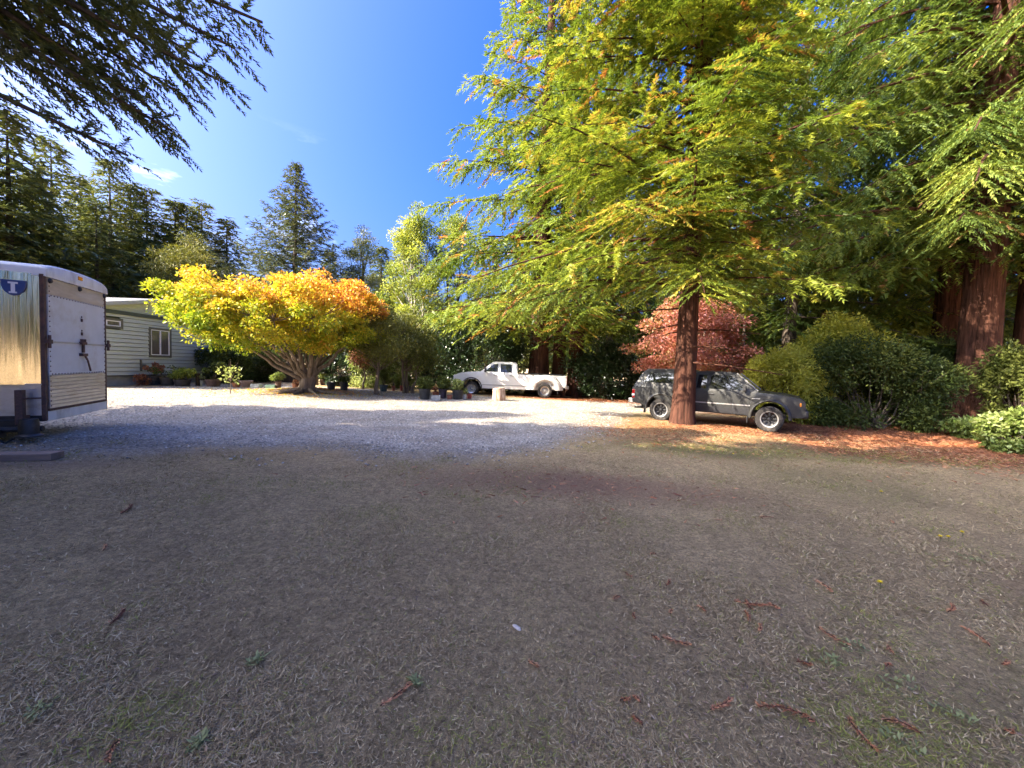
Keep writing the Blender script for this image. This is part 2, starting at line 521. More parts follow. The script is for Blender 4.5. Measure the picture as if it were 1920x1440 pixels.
    L.new(bp.outputs['Normal'], b.inputs['Normal'])
    return m
me.materials.append(ground_material())
tag(link('ground', me), kind='structure')

def gravel_material():
    m, nt, b = mat_new('pale_gravel')
    L = nt.links
    v = nt.nodes.new('ShaderNodeTexVoronoi'); v.inputs['Scale'].default_value = 38
    tc = nt.nodes.new('ShaderNodeTexCoord'); L.new(tc.outputs['Object'], v.inputs['Vector'])
    sep = nt.nodes.new('ShaderNodeSeparateColor'); L.new(v.outputs['Color'], sep.inputs[0])
    r = ramp_node(nt, [(0.0, (0.17, 0.155, 0.135)), (0.45, (0.31, 0.28, 0.24)), (1.0, (0.54, 0.48, 0.395))], sep.outputs[0])
    n = noise_node(nt, 0.9, 5, 0.7)
    r2 = ramp_node(nt, [(0.35, (0.72, 0.66, 0.58)), (0.6, (1.0, 1.0, 1.0))], n.outputs['Fac'])
    x = nt.nodes.new('ShaderNodeMix'); x.data_type = 'RGBA'; x.blend_type = 'MULTIPLY'; x.inputs[0].default_value = 1
    L.new(r.outputs['Color'], x.inputs[6]); L.new(r2.outputs['Color'], x.inputs[7])
    L.new(x.outputs[2], b.inputs['Base Color'])
    b.inputs['Roughness'].default_value = 0.85
    bp = nt.nodes.new('ShaderNodeBump'); bp.inputs['Strength'].default_value = 1.0; bp.inputs['Distance'].default_value = 0.03
    inv = nt.nodes.new('ShaderNodeMath'); inv.operation = 'MULTIPLY'; inv.inputs[1].default_value = -1.5
    L.new(v.outputs['Distance'], inv.inputs[0]); L.new(inv.outputs[0], bp.inputs['Height'])
    L.new(bp.outputs['Normal'], b.inputs['Normal'])
    return m
M['gravel'] = gravel_material()
# the drive: the cells of a fine grid whose centres lie inside a wobbling outline
qx = np.arange(-26, 26, 0.2); qy = np.arange(4.4, 24, 0.2)
QX, QY = np.meshgrid(qx, qy, indexing='ij')
cx = QX[:-1, :-1] + 0.1; cy = QY[:-1, :-1] + 0.1
wx = (vnoise(cx, cy, 0.9, 4) - 0.5); wy = (vnoise(cx + 50, cy + 9, 0.9, 4) - 0.5)
ins0 = in_poly(QX + 0.1, QY + 0.1, GR).astype(float)
for k_ in range(3):
    ins0[1:-1, 1:-1] = np.minimum.reduce([ins0[1:-1, 1:-1], ins0[:-2, 1:-1], ins0[2:, 1:-1], ins0[1:-1, :-2], ins0[1:-1, 2:]])
inside = (ins0[:-1, :-1] > 0.5) & in_poly(cx + wx * 1.1, cy + wy * 1.1, GR) & (blob(cx, cy, -9.5, 18.3, 2.2, 0.9) + 0.5 * wx < 0.45)
soft = ins0.copy()
for k_ in range(4):
    soft[1:-1, 1:-1] = (soft[1:-1, 1:-1] + soft[:-2, 1:-1] + soft[2:, 1:-1] + soft[1:-1, :-2] + soft[1:-1, 2:]) / 5
vz = hz(QX, QY) + 0.012 * (vnoise(QX, QY, 0.5, 2) - 0.5) - 0.012 + 0.027 * np.clip((soft - 0.35) / 0.6, 0, 1)
me = bpy.data.meshes.new('gravel_drive')
ii = np.arange(QX.size).reshape(QX.shape)
Q = np.stack([ii[:-1, :-1], ii[1:, :-1], ii[1:, 1:], ii[:-1, 1:]], -1)[inside]
used = np.unique(Q); rem = -np.ones(QX.size, int); rem[used] = np.arange(len(used))
jx = QX + (vnoise(QX, QY, 0.23, 1) - 0.5) * 0.18; jy = QY + (vnoise(QX + 70, QY, 0.23, 1) - 0.5) * 0.18
V = np.stack([jx, jy, vz], -1).reshape(-1, 3)[used]
me.from_pydata(V.tolist(), [], rem[Q].tolist())
me.polygons.foreach_set('use_smooth', [True] * len(me.polygons))
me.materials.append(M['gravel'])
tag(link('gravel_drive', me), kind='structure')

# ------------------------------------------------------------------ vegetation builders
UP = np.array([0, 0, 1.0])
def limb_leaves(rng, lv, base, tip, sag, tw, leaf, wid, dens, tbase, tvar, dead=0.0, hang=0.25, start=0.15, flat=0.75, tspace=0.09, back=0.55):
    """a conifer limb: side twigs along a sagging curve, each twig feathered with sprays"""
    base = np.array(base, float); tip = np.array(tip, float)
    ax = tip - base; L = np.linalg.norm(ax)
    h = np.array([ax[0], ax[1], 0]); h = h / max(np.linalg.norm(h), 1e-6)
    sd = np.array([-h[1], h[0], 0])
    nt_ = max(4, int(L * (1 - start) / tspace))
    t = start + (1 - start) * (np.arange(nt_) + rng.random(nt_)) / nt_
    pos = base + ax * t[:, None]
    pos[:, 2] += sag * 4 * t * (1 - t) * L
    pos += rng.normal(0, 1, (nt_, 3)) * (0.05 + 0.10 * tw * np.sin(np.pi * t))[:, None]
    tan_ = unit(ax / L + np.outer(sag * 4 * (1 - 2 * t), UP))
    sg = np.where(rng.random(nt_) < 0.5, -1.0, 1.0)
    tl = tw * (0.35 + 0.65 * np.sin(np.pi * np.clip(0.12 + 0.8 * t, 0, 1))) * rng.uniform(0.55, 1.2, nt_)
    td = unit(tan_ * back + sd * (sg * rng.uniform(0.5, 1.0, nt_))[:, None] + np.outer(rng.normal(0, 0.22, nt_) - hang, UP))
    tt = np.clip(tbase + rng.normal(0, tvar, nt_), 0, 0.8)
    if dead:
        tt = np.where(rng.random(nt_) < dead, rng.uniform(0.84, 1.0, nt_), tt)
    k = np.maximum(3, (tl * dens).astype(int))
    idx = np.repeat(np.arange(nt_), k)
    n = len(idx)
    first = np.cumsum(k) - k
    s = (np.arange(n) - first[idx] + rng.random(n)) / k[idx]
    P = pos[idx] + td[idx] * (tl[idx] * s)[:, None]
    P[:, 2] -= hang * 0.5 * tl[idx] * s * s
    alt = np.where(rng.random(n) < 0.5, -1.0, 1.0) * (1 - 0.8 * (s > 0.93))
    perp = unit(np.cross(td, UP))
    D = unit(td[idx] * 0.75 + perp[idx] * (alt * 0.8)[:, None] + np.outer(rng.normal(-hang * 0.6, 0.3, n), UP))
    S = unit(perp[idx] * 0.3 + np.cross(D, UP) * flat + rng.normal(0, 0.35, (n, 3)))
    lv.add(P, D, S, leaf * rng.uniform(0.6, 1.25, n) * (1.1 - 0.35 * s), wid * rng.uniform(0.7, 1.3, n), np.clip(tt[idx] + rng.normal(0, 0.07, n), 0, 1))

def conifer(name, label, cat, loc, rng, H, R0, z0, leafmat, barkmat, rtrunk, nb, leaf=0.13, wid=0.035, dens=16, tw=1.0, droop=0.12, sag=0.05, tbase=0.45, tvar=0.15, dead=0.0, prof=0.8, group=None, hang=0.25, tspace=0.09, side=None, extra=(), flutes=0.1, lean=(0, 0), up_tip=0.0, bare=0, seg=18, tgrow=0.0, rmin=0.5, flare=0.6, zmin=0.0):
    """tree > trunk (with its limbs), crown"""
    root = thing(name, label, cat, loc, 0, group)
    g = Geo()
    nring = 26
    ph = rng.uniform(0, 6.28, 4)
    zs = (np.linspace(0, 1, nring) ** 1.5) * H
    pts = [(lean[0] * z / H, lean[1] * z / H, z - 0.15) for z in zs]
    rad = [rtrunk * (max(0.05, (1 - z / H)) ** 0.75) * (1 + flare * math.exp(-z / (rtrunk * 1.3))) for z in zs]
    fl = lambda a, i: 1 + flutes * math.sin(5 * a + ph[0] + 0.15 * i) * math.exp(-i * 0.06) + flutes * 0.7 * math.sin(9 * a + ph[1] - 0.1 * i) + flutes * 0.5 * math.sin(14 * a + ph[2])
    g.tube(pts, rad, seg, flute=fl)
    lv = Leaves()
    for i in range(nb):
        f = (i + rng.random()) / nb
        z = z0 + (H - z0) * (1 - (1 - f) ** 1.25)
        az = i * 2.39996 + rng.normal(0, 0.35)
        r = R0 * max(rmin / R0, (1 - (z - z0) / (H - z0)) ** prof) * rng.uniform(0.72, 1.08)
        if z < z0 + 1.5: r *= 0.8
        if side is not None:
            r *= 1 + side[1] * math.cos(az - side[0])
        tx, ty = lean[0] * z / H, lean[1] * z / H
        base = np.array([tx, ty, z])
        dz = -droop * r + rng.normal(0, 0.06) * r
        tip = base + np.array([math.cos(az) * r, math.sin(az) * r, dz])
        if tip[2] < zmin: tip[2] = zmin + rng.uniform(0, 0.5)
        rb = max(0.010, 0.0115 * r ** 0.9)
        ts = np.linspace(0, 1, 6)
        pl = [base + (tip - base) * t + UP * sag * 4 * t * (1 - t) * r for t in ts]
        if up_tip: pl = [p + UP * up_tip * r * max(0, t - 0.5) ** 2 * 4 for p, t in zip(pl, ts)]
        g.tube(pl, [rb * (1 - 0.85 * t) for t in ts], 5, cap=False)
        tb = tbase + tgrow * (z / H - 0.5) + rng.normal(0, tvar * 0.6)
        limb_leaves(rng, lv, base, tip + UP * up_tip * r, sag, tw * min(1, 0.35 + r / R0 * 0.75), leaf, wid, dens, tb, tvar, dead, hang, tspace=tspace)
    for (z, az, r, dz) in bare and [(rng.uniform(2.0, z0 + 1), rng.uniform(0, 6.28), rng.uniform(0.25, 0.6) * R0, -0.1) for _ in range(bare)] or []:
        base = np.array([0, 0, z]); tip = base + np.array([math.cos(az) * r, math.sin(az) * r, dz * r])
        g.tube([base, (base + tip) / 2 + UP * 0.05, tip], [0.03, 0.02, 0.008], 4, cap=False)
    for (b_, t_, sg_, tw_, dn_) in extra:
        b_ = np.array(b_, float); t_ = np.array(t_, float); L = np.linalg.norm(t_ - b_)
        ts = np.linspace(0, 1, 8)
        g.tube([b_ + (t_ - b_) * t + UP * sg_ * 4 * t * (1 - t) * L for t in ts], [0.012 * L * (1 - 0.9 * t) + 0.006 for t in ts], 6, cap=False)
        limb_leaves(rng, lv, b_, t_, sg_, tw_, leaf, wid, dn_, tbase, tvar, dead, hang, tspace=tspace)
    g.build('trunk', barkmat, root, smooth=60)
    lv.build('crown', leafmat, root, tri=True)
    return root

def clump(rng, lv, c, r, n, leaf, wid, tb, tv, shell=0.45, droop=0.3, topbias=0.0, tz=0.0):
    c = np.array(c, float); r = np.array(r, float)
    u = unit(rng.normal(0, 1, (n, 3)))
    if topbias: u[:, 2] = np.where(rng.random(n) < topbias, np.abs(u[:, 2]), u[:, 2])
    rr = rng.random(n) ** shell
    P = c + u * r * rr[:, None]
    D = unit(u * 0.8 + rng.normal(0, 0.55, (n, 3)) - UP * droop)
    S = rng.normal(0, 1, (n, 3))
    S[:, 2] *= 0.6
    lv.add(P, D, S, leaf * rng.uniform(0.65, 1.3, n), wid * rng.uniform(0.7, 1.25, n), np.clip(tb + rng.normal(0, tv, n) + tz * u[:, 2] * rr, 0, 1))

def sticks(g, rng, base, targets, r0, n=5, wob=0.15):
    base = Vector(base)
    for t_ in targets:
        t_ = Vector(t_)
        pts = []
        for k in range(n):
            f = k / (n - 1)
            p = base.lerp(t_, f)
            p.z += 0.25 * (f * f - f) * (t_ - base).length * 0.6
            if 0 < k < n - 1: p += Vector(rng.normal(0, wob, 3)) * (t_ - base).length * 0.15
            pts.append(p)
        g.tube(pts, [r0 * (1 - 0.8 * k / (n - 1)) for k in range(n)], 5, cap=False)

def bush(name, label, cat, loc, rng, radii, n, leafmat, leaf=0.12, wid=0.05, tb=0.5, tv=0.15, lumps=14, group=None, bark='grey_bark', lift=0.0, tz=0.12, flat=0.55, stem=0.03):
    """shrub > stems, foliage: many leaf clumps over an uneven mound"""
    root = thing(name, label, cat, loc, 0, group)
    rx, ry, rz = radii
    lv = Leaves(); g = Geo()
    tg = []
    for i in range(lumps):
        u = unit(rng.normal(0, 1, 3)); u[2] = abs(u[2]) * 1.1 - 0.15
        k = rng.uniform(0.42, 1.0)
        c = np.array([u[0] * rx * k, u[1] * ry * k, lift + rz * flat + u[2] * rz * 0.42 * (0.6 + k * 0.5)])
        s = rng.uniform(0.20, 0.44)
        clump(rng, lv, c, (rx * s, ry * s, rz * s * 0.8), n // lumps, leaf, wid, tb + rng.normal(0, tv * 0.7), tv, shell=0.5, topbias=0.5, tz=tz)
        tg.append(tuple(c * np.array([0.9, 0.9, 1])))
    for i in range(lumps * 2):
        u = unit(rng.normal(0, 1, 3)); u[2] = abs(u[2])
        st = np.array([u[0] * rx * 0.8, u[1] * ry * 0.8, lift + rz * (0.45 + 0.42 * u[2])])
        dr = unit(u + rng.normal(0, 0.35, 3) + UP * 0.5); Ls = rng.uniform(0.12, 0.3) * max(rx, rz * 0.6)
        m_ = int(10 + Ls * 30); t_ = rng.random(m_)
        lv.add(st + dr * (Ls * t_)[:, None], dr * 0.6 + rng.normal(0, 0.6, (m_, 3)), rng.normal(0, 1, (m_, 3)), leaf * rng.uniform(0.7, 1.2, m_), wid, np.clip(tb + 0.1 + rng.normal(0, tv, m_), 0, 1))
        g.tube([st - dr * 0.2, st + dr * Ls], [0.008, 0.003], 4, cap=False)
    for i in range(lumps // 2):
        a = i * 2.4 + rng.normal(0, 0.3); k = rng.uniform(0.45, 0.8)
        clump(rng, lv, (math.cos(a) * rx * k, math.sin(a) * ry * k, lift + rz * rng.uniform(0.10, 0.28)), (rx * 0.3, ry * 0.3, rz * 0.2), n // (2 * lumps), leaf, wid, tb + rng.normal(0, tv * 0.6), tv, shell=0.6)
    for k in range(3):
        sticks(g, rng, (rng.normal(0, rx * 0.06), rng.normal(0, ry * 0.06), -0.05), tg[k::3], stem)
    g.build('stems', M[bark], root, smooth=60)
    lv.build('foliage', leafmat, root)
    return root

# ------------------------------------------------------------------ trees
rng = np.random.default_rng(5)
def gl(x, y, dz=0.0):
    return (x, y, gz(x, y) - 0.05 + dz)

# the lit redwood in front of the grey pickup
_fr = np.random.default_rng(15)
FRONT = []
for k in range(34):
    z_ = 4.6 + 9.5 * (k + _fr.random()) / 34; a_ = -math.pi / 2 - 0.45 + _fr.normal(0, 0.45); r_ = _fr.uniform(1.6, 3.4)
    FRONT.append(((0.05, -0.1, z_), (math.cos(a_) * r_, math.sin(a_) * r_, z_ - _fr.uniform(0.15, 0.8)), 0.05, 1.0, 34))
p = ground_at(1286, 797)
TREE1 = Vector((p.x, p.y + 0.25, gz(p.x, p.y)))
conifer('redwood_tree', 'tall yellow-green redwood whose single trunk stands in front of the grey pickup', 'tree', gl(TREE1.x, TREE1.y), np.random.default_rng(11), 20, 5.7, 4.3, M['redwood_leaf'], M['redwood_bark'], 0.34, 190, leaf=0.165, wid=0.042, dens=50, tw=1.3, droop=0.16, sag=0.06, tbase=0.47, tvar=0.17, dead=0.025, prof=0.62, hang=0.22, tspace=0.08, bare=9, seg=28, flutes=0.06, tgrow=0.15, flare=0.3, side=(math.pi * 1.05, 0.36), zmin=3.3, extra=FRONT)
# the three-trunked redwood clump behind the white pickup
p = at(1008, 742, 24.2)
conifer('redwood_tree', 'broad redwood with thick dark red trunk behind the white pickup, leftmost of three', 'tree', gl(p.x, p.y), np.random.default_rng(12), 29, 8.7, 2.2, M['redwood_leaf'], M['redwood_bark'], 0.62, 130, leaf=0.32, wid=0.085, dens=18, tw=1.8, droop=0.22, sag=0.05, tbase=0.36, tvar=0.14, dead=0.06, prof=0.72, hang=0.3, tspace=0.13, seg=28, side=(math.pi, 0.2), flutes=0.06, zmin=4.2)
p = at(1046, 743, 24.6)
conifer('redwood_tree', 'narrow red-brown redwood trunk squeezed between two others behind the white pickup', 'tree', gl(p.x, p.y), np.random.default_rng(13), 27, 4.5, 5.5, M['redwood_leaf'], M['redwood_bark'], 0.42, 60, leaf=0.32, wid=0.085, dens=16, tw=1.7, droop=0.22, tbase=0.36, tvar=0.14, dead=0.06, prof=0.7, hang=0.3, tspace=0.14, seg=24, zmin=4.4)
p = at(1078, 744, 24.0)
conifer('redwood_tree', 'red-brown redwood trunk with flared foot beside the white pickup tailgate', 'tree', gl(p.x, p.y), np.random.default_rng(14), 25, 4.8, 4.2, M['redwood_leaf'], M['redwood_bark'], 0.46, 70, leaf=0.32, wid=0.085, dens=16, tw=1.7, droop=0.2, tbase=0.40, tvar=0.14, dead=0.06, prof=0.7, hang=0.3, tspace=0.14, seg=24, zmin=4.4)
# big redwoods on the right
RB = [((1822, 785, 15.2), 0.62, 30, 9.8, 6.0, 'big redwood with wide furrowed red trunk rising beside the dark rhododendron, nearest on the right', 21, 205),
      ((1762, 770, 17.8), 0.50, 28, 7.5, 6.0, 'slimmer redwood standing just behind and left of the biggest right-hand trunk', 22, 60),
      ((1915, 790, 16.0), 0.48, 28, 7.5, 5.5, 'redwood trunk at the right-hand edge of the picture', 23, 60)]
for (pp, rt, H, R0, z0, lab, sd, nb) in RB:
    q = at(*pp)
    conifer('redwood_tree', lab, 'tree', gl(q.x, q.y), np.random.default_rng(sd), H, R0, z0, M['dark_redwood_leaf'], M['redwood_bark'], rt, nb, leaf=0.20, wid=0.048, dens=31, tw=1.7, droop=0.3, sag=0.10, tbase=0.5, tvar=0.16, dead=0.04, prof=0.6, hang=0.45, tspace=0.10, seg=28, side=(math.pi * 1.2, 0.22), flutes=0.06, zmin=5.6)
# redwoods behind the grey pickup closing the right half
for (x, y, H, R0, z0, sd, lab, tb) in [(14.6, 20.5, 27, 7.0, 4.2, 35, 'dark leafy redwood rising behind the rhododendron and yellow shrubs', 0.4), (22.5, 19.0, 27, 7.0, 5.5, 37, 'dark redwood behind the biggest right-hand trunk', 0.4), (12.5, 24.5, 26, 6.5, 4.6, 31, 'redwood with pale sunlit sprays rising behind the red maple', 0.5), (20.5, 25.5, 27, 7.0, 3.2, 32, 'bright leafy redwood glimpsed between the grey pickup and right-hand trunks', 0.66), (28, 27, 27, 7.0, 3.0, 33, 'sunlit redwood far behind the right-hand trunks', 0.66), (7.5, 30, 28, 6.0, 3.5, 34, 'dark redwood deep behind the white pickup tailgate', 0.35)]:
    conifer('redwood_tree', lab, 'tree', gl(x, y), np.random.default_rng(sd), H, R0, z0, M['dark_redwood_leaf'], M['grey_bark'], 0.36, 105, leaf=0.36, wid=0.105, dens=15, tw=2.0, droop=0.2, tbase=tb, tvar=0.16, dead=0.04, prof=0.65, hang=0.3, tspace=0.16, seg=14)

# tall conifers left of and behind the camera: one hangs its limbs into the picture, all shade the lawn
E = []
for (a, b_, sg, tw_, dn) in [((0.2, 0, 8.2), (-10.9, 5.9, 7.3), 0.02, 0.8, 26)]:
    pass
LT = (-11.2, 2.4)
def limb_to(px, py, Y, zb, sag, tw_, dn):
    q = at(px, py, Y)
    base0 = gz(*LT) - 0.05
    return ((0.1, 0.1, zb), (q.x - LT[0], q.y - LT[1], q.z - base0), sag, tw_, dn)
ext = [limb_to(*a) for a in [(492, 42, 4.9, 8.2, -0.035, 0.7, 75), (410, 150, 5.0, 8.1, -0.02, 0.95, 85), (322, 245, 5.1, 7.9, -0.01, 0.95, 85), (240, 292, 5.0, 7.2, -0.03, 0.75, 75), (350, 95, 5.3, 8.6, 0.0, 0.95, 85), (200, 60, 5.2, 8.8, 0.02, 0.9, 85), (275, 195, 5.0, 8.3, 0.0, 1.0, 90), (130, 120, 5.2, 8.4, 0.0, 0.8, 75), (440, 90, 4.8, 8.2, -0.02, 0.75, 75), (300, 60, 5.1, 8.5, 0.0, 1.0, 90), (230, 160, 5.1, 8.2, 0.0, 1.0, 90), (330, 170, 5.2, 8.3, -0.01, 0.9, 85), (170, 200, 5.1, 7.9, 0.0, 0.9, 85)]]
conifer('fir_tree', 'dark conifer whose drooping limbs hang into the top left corner against the sky', 'tree', gl(*LT), np.random.default_rng(41), 12.5, 3.0, 8.3, M['conifer_leaf'], M['grey_bark'], 0.3, 12, leaf=0.075, wid=0.024, dens=60, tw=0.8, droop=0.2, sag=0.04, tbase=0.35, tvar=0.15, prof=0.45, hang=0.12, tspace=0.036, extra=ext, seg=16)

shade = conifer('shade_tree', 'x', 'tree', (0, 0, 0), np.random.default_rng(51), 22, 5.2, 2.4, M['conifer_leaf'], M['grey_bark'], 0.4, 120, leaf=0.85, wid=0.36, dens=7, tw=1.8, droop=0.2, tbase=0.4, prof=0.55, tspace=0.16, seg=10)
SHADE = [(-19, -3.2, 1.0, 'conifer in the row left of the camera, behind the two nearest'), (-17.5, 1.6, 0.8, 'conifer between the trailer and the camera, out of the picture to the left'), (-18.5, 5.2, 0.66, 'conifer left of the trailer, just out of the picture'), (-14.0, -1.6, 0.95, 'tall conifer left of the camera'), (-16.0, -6.0, 1.08, 'tall conifer behind and left of the camera'), (-12.0, -6.0, 1.0, 'tall conifer nearest behind the camera on its left'),
         (-4, -24, 0.55, 'conifer straight behind the camera'), (5, -23, 0.55, 'conifer behind the camera on its right'), (14, -22, 0.55, 'conifer farther right behind the camera'), (24, -18, 0.55, 'conifer far right behind the camera')]
for i, (x, y, s, lab) in enumerate(SHADE):
    o = shade if i == 0 else copy_tree(shade)
    o.location = gl(x, y); o.scale = (s, s, s); o.rotation_euler = (0, 0, i * 1.7)
    o['label'] = lab; o['group'] = 'tall conifers shading the lawn'

# conifers beyond the house
protoA = conifer('fir_tree', 'x', 'tree', (0, 0, 0), np.random.default_rng(61), 16, 3.8, 1.8, M['conifer_leaf'], M['grey_bark'], 0.22, 150, leaf=0.42, wid=0.13, dens=14, tw=1.35, droop=0.10, tbase=0.45, tvar=0.2, prof=0.7, tspace=0.15, seg=10, bare=16, sag=-0.02)
protoB = conifer('fir_tree', 'x', 'tree', (0, 0, 0), np.random.default_rng(62), 16, 3.3, 2.6, M['conifer_leaf'], M['grey_bark'], 0.2, 120, leaf=0.42, wid=0.12, dens=14, tw=1.2, droop=-0.12, tbase=0.55, tvar=0.22, prof=0.6, tspace=0.15, seg=10, bare=18, sag=-0.03)
FIR = [  # px of trunk, py of top, distance, prototype, label
    (12, 205, 25, 'A', 'tall dark fir at the left edge above the trailer roof'),
    (95, 262, 30, 'B', 'sunlit yellow-topped fir above the trailer, under the hanging limbs'),
    (150, 330, 36, 'A', 'dark full fir between the yellow-topped fir and the thin-topped fir'),
    (205, 300, 34, 'B', 'fir with a thin spiky grey top above the house roof'),
    (245, 345, 37, 'A', 'dark fir right of the thin-topped fir'),
    (275, 352, 38, 'B', 'narrow fir with a tufted top behind the house'),
    (328, 375, 40, 'A', 'dark double-topped fir left of the yellow pine'),
    (350, 385, 41, 'B', 'slender fir close right of the double-topped fir'),
    (378, 380, 43, 'B', 'bare spindly fir with a ragged top behind the maple'),
    (425, 410, 44, 'A', 'rounded olive fir just left of the big spruce'),
    (60, 330, 27, 'A', 'low dark fir close behind the trailer roof'),
    (180, 380, 30, 'B', 'shaded fir directly behind the house roof'),
    (-60, 230, 24, 'A', 'dark fir mostly out of the picture at far left'),
    (716, 462, 42, 'A', 'dark fir in the gap between the rounded pine and the willowy tree'),
    (620, 470, 50, 'A', 'small distant fir right of the big spruce'),
    (760, 430, 48, 'B', 'distant fir behind the willowy tree'),
]
first = {'A': True, 'B': True}
for i, (px, py, Y, k, lab) in enumerate(FIR):
    pr = protoA if k == 'A' else protoB
    o = pr if first[k] else copy_tree(pr)
    first[k] = False
    q = at(px, py, Y)
    z = gz(q.x, q.y) - 0.05
    s = (q.z - z) / 16.0
    o.location = (q.x, q.y, z); o.scale = (s * rng.uniform(1.05, 1.3), s * rng.uniform(1.05, 1.3), s)
    o.rotation_euler = (0, 0, i * 2.1)
    o['label'] = lab; o['group'] = 'firs beyond the house'
# far right and middle woodland, seen in glimpses
WOOD = [(9.5, 38, 1.2, 'A'), (16, 40, 1.3, 'B'), (22, 37, 1.2, 'A'), (30, 38, 1.3, 'B'), (37, 34, 1.3, 'A'), (2, 40, 1.25, 'A'), (33, 24, 1.2, 'B'), (40, 27, 1.3, 'A'), (-3, 44, 1.0, 'B')]
for i, (x, y, s, k) in enumerate(WOOD):
    o = copy_tree(protoA if k == 'A' else protoB)
    o.location = gl(x, y); o.scale = (s * 1.2, s * 1.2, s); o.rotation_euler = (0, 0, i * 1.3 + 0.5)
    o['label'] = 'distant woodland conifer glimpsed behind the redwoods'; o['group'] = 'woodland glimpsed behind the redwoods'

# big grey-green spruce above the maple
q = at(555, 308, 33)
z = gz(q.x, q.y)
conifer('spruce_tree', 'big pointed grey-green spruce with upswept bare tips above the yellow maple', 'tree', (q.x, q.y, z), np.random.default_rng(71), q.z - z, 7.8, 2.0, M['spruce_leaf'], M['grey_bark'], 0.3, 260, leaf=0.30, wid=0.08, dens=22, tw=0.95, droop=-0.30, sag=-0.10, tbase=0.5, tvar=0.2, prof=0.88, hang=0.3, tspace=0.13, seg=12, rmin=0.4)

def clump_tree(name, label, loc, rng, H, spread, zlo, nl, lumps, leafmat, bark, rtrunk, leaf, wid, tb, tv, csz=(0.9, 0.9, 0.6), group=None, tz=0.1, trunks=1):
    root = thing(name, label, 'tree', loc, 0, group)
    g = Geo(); lv = Leaves()
    tg = []
    for i in range(lumps):
        f = rng.random()
        z = zlo + (H - zlo) * f
        rr = math.sin(math.pi * min(0.97, 0.22 + 0.74 * f)) ** 0.8
        a = rng.uniform(0, 6.28); k = rng.uniform(0.3, 1.0)
        c = (math.cos(a) * spread[0] * rr * k, math.sin(a) * spread[1] * rr * k, z)
        clump(rng, lv, c, [s * rng.uniform(0.7, 1.2) for s in csz], nl // lumps, leaf, wid, tb + rng.normal(0, tv * 0.8), tv, shell=0.55, tz=tz, topbias=0.35)
        tg.append(c)
    for t in range(trunks):
        a = t * 2.1; ox = 0.25 * math.cos(a) * (trunks > 1); oy = 0.25 * math.sin(a) * (trunks > 1)
        top = (ox * 3, oy * 3, zlo + (H - zlo) * 0.75)
        pts = [(ox + (top[0] - ox) * f + rng.normal(0, 0.05), oy + (top[1] - oy) * f + rng.normal(0, 0.05), -0.1 + (top[2] + 0.1) * f) for f in np.linspace(0, 1, 9)]
        g.tube(pts, [rtrunk * (1 - 0.8 * f) * (1 + 0.5 * math.exp(-f * 30)) for f in np.linspace(0, 1, 9)], 10)
        for c in tg[t::trunks * 2]:
            i = min(7, max(1, int(8 * (c[2] * 0.7) / max(top[2], 0.1))))
            sticks(g, rng, pts[i], [c], rtrunk * 0.28)
    g.build('trunk', M[bark], root, smooth=60)
    lv.build('crown', leafmat, root)
    return root

# rounded pines, willowy tree
q = at(680, 440, 36)
clump_tree('pine_tree', 'small rounded dark green pine between the spruce and the willowy tree', gl(q.x, q.y), np.random.default_rng(81), q.z - gz(q.x, q.y) + 0.3, (1.9, 1.9), 6.5, 9000, 34, M['conifer_leaf'], 'grey_bark', 0.25, 0.26, 0.06, 0.6, 0.2, (0.8, 0.8, 0.6))
q = at(355, 452, 31)
clump_tree('pine_tree', 'sunlit yellow-green pine behind the left part of the maple', gl(q.x, q.y), np.random.default_rng(82), q.z - gz(q.x, q.y) + 0.2, (3.2, 2.6), 3.0, 14000, 46, M['pine_leaf'], 'grey_bark', 0.2, 0.26, 0.05, 0.55, 0.2, (1.0, 1.0, 0.6))
q = at(785, 392, 29)
clump_tree('willowy_tree', 'loose pale yellow-green tree behind the round clipped tree', gl(q.x, q.y), np.random.default_rng(83), q.z - gz(q.x, q.y), (2.6, 2.4), 1.6, 26000, 75, M['lime_leaf'], 'pale_bark', 0.14, 0.19, 0.07, 0.42, 0.18, (0.8, 0.8, 0.75), trunks=3)
q = at(848, 405, 30)
clump_tree('willowy_tree', 'loose green tree filling the gap left of the redwood clump', gl(q.x, q.y), np.random.default_rng(84), q.z - gz(q.x, q.y), (3.2, 2.6), 1.2, 21000, 75, M['lime_leaf'], 'grey_bark', 0.14, 0.19, 0.07, 0.3, 0.18, (0.8, 0.8, 0.75), trunks=2)

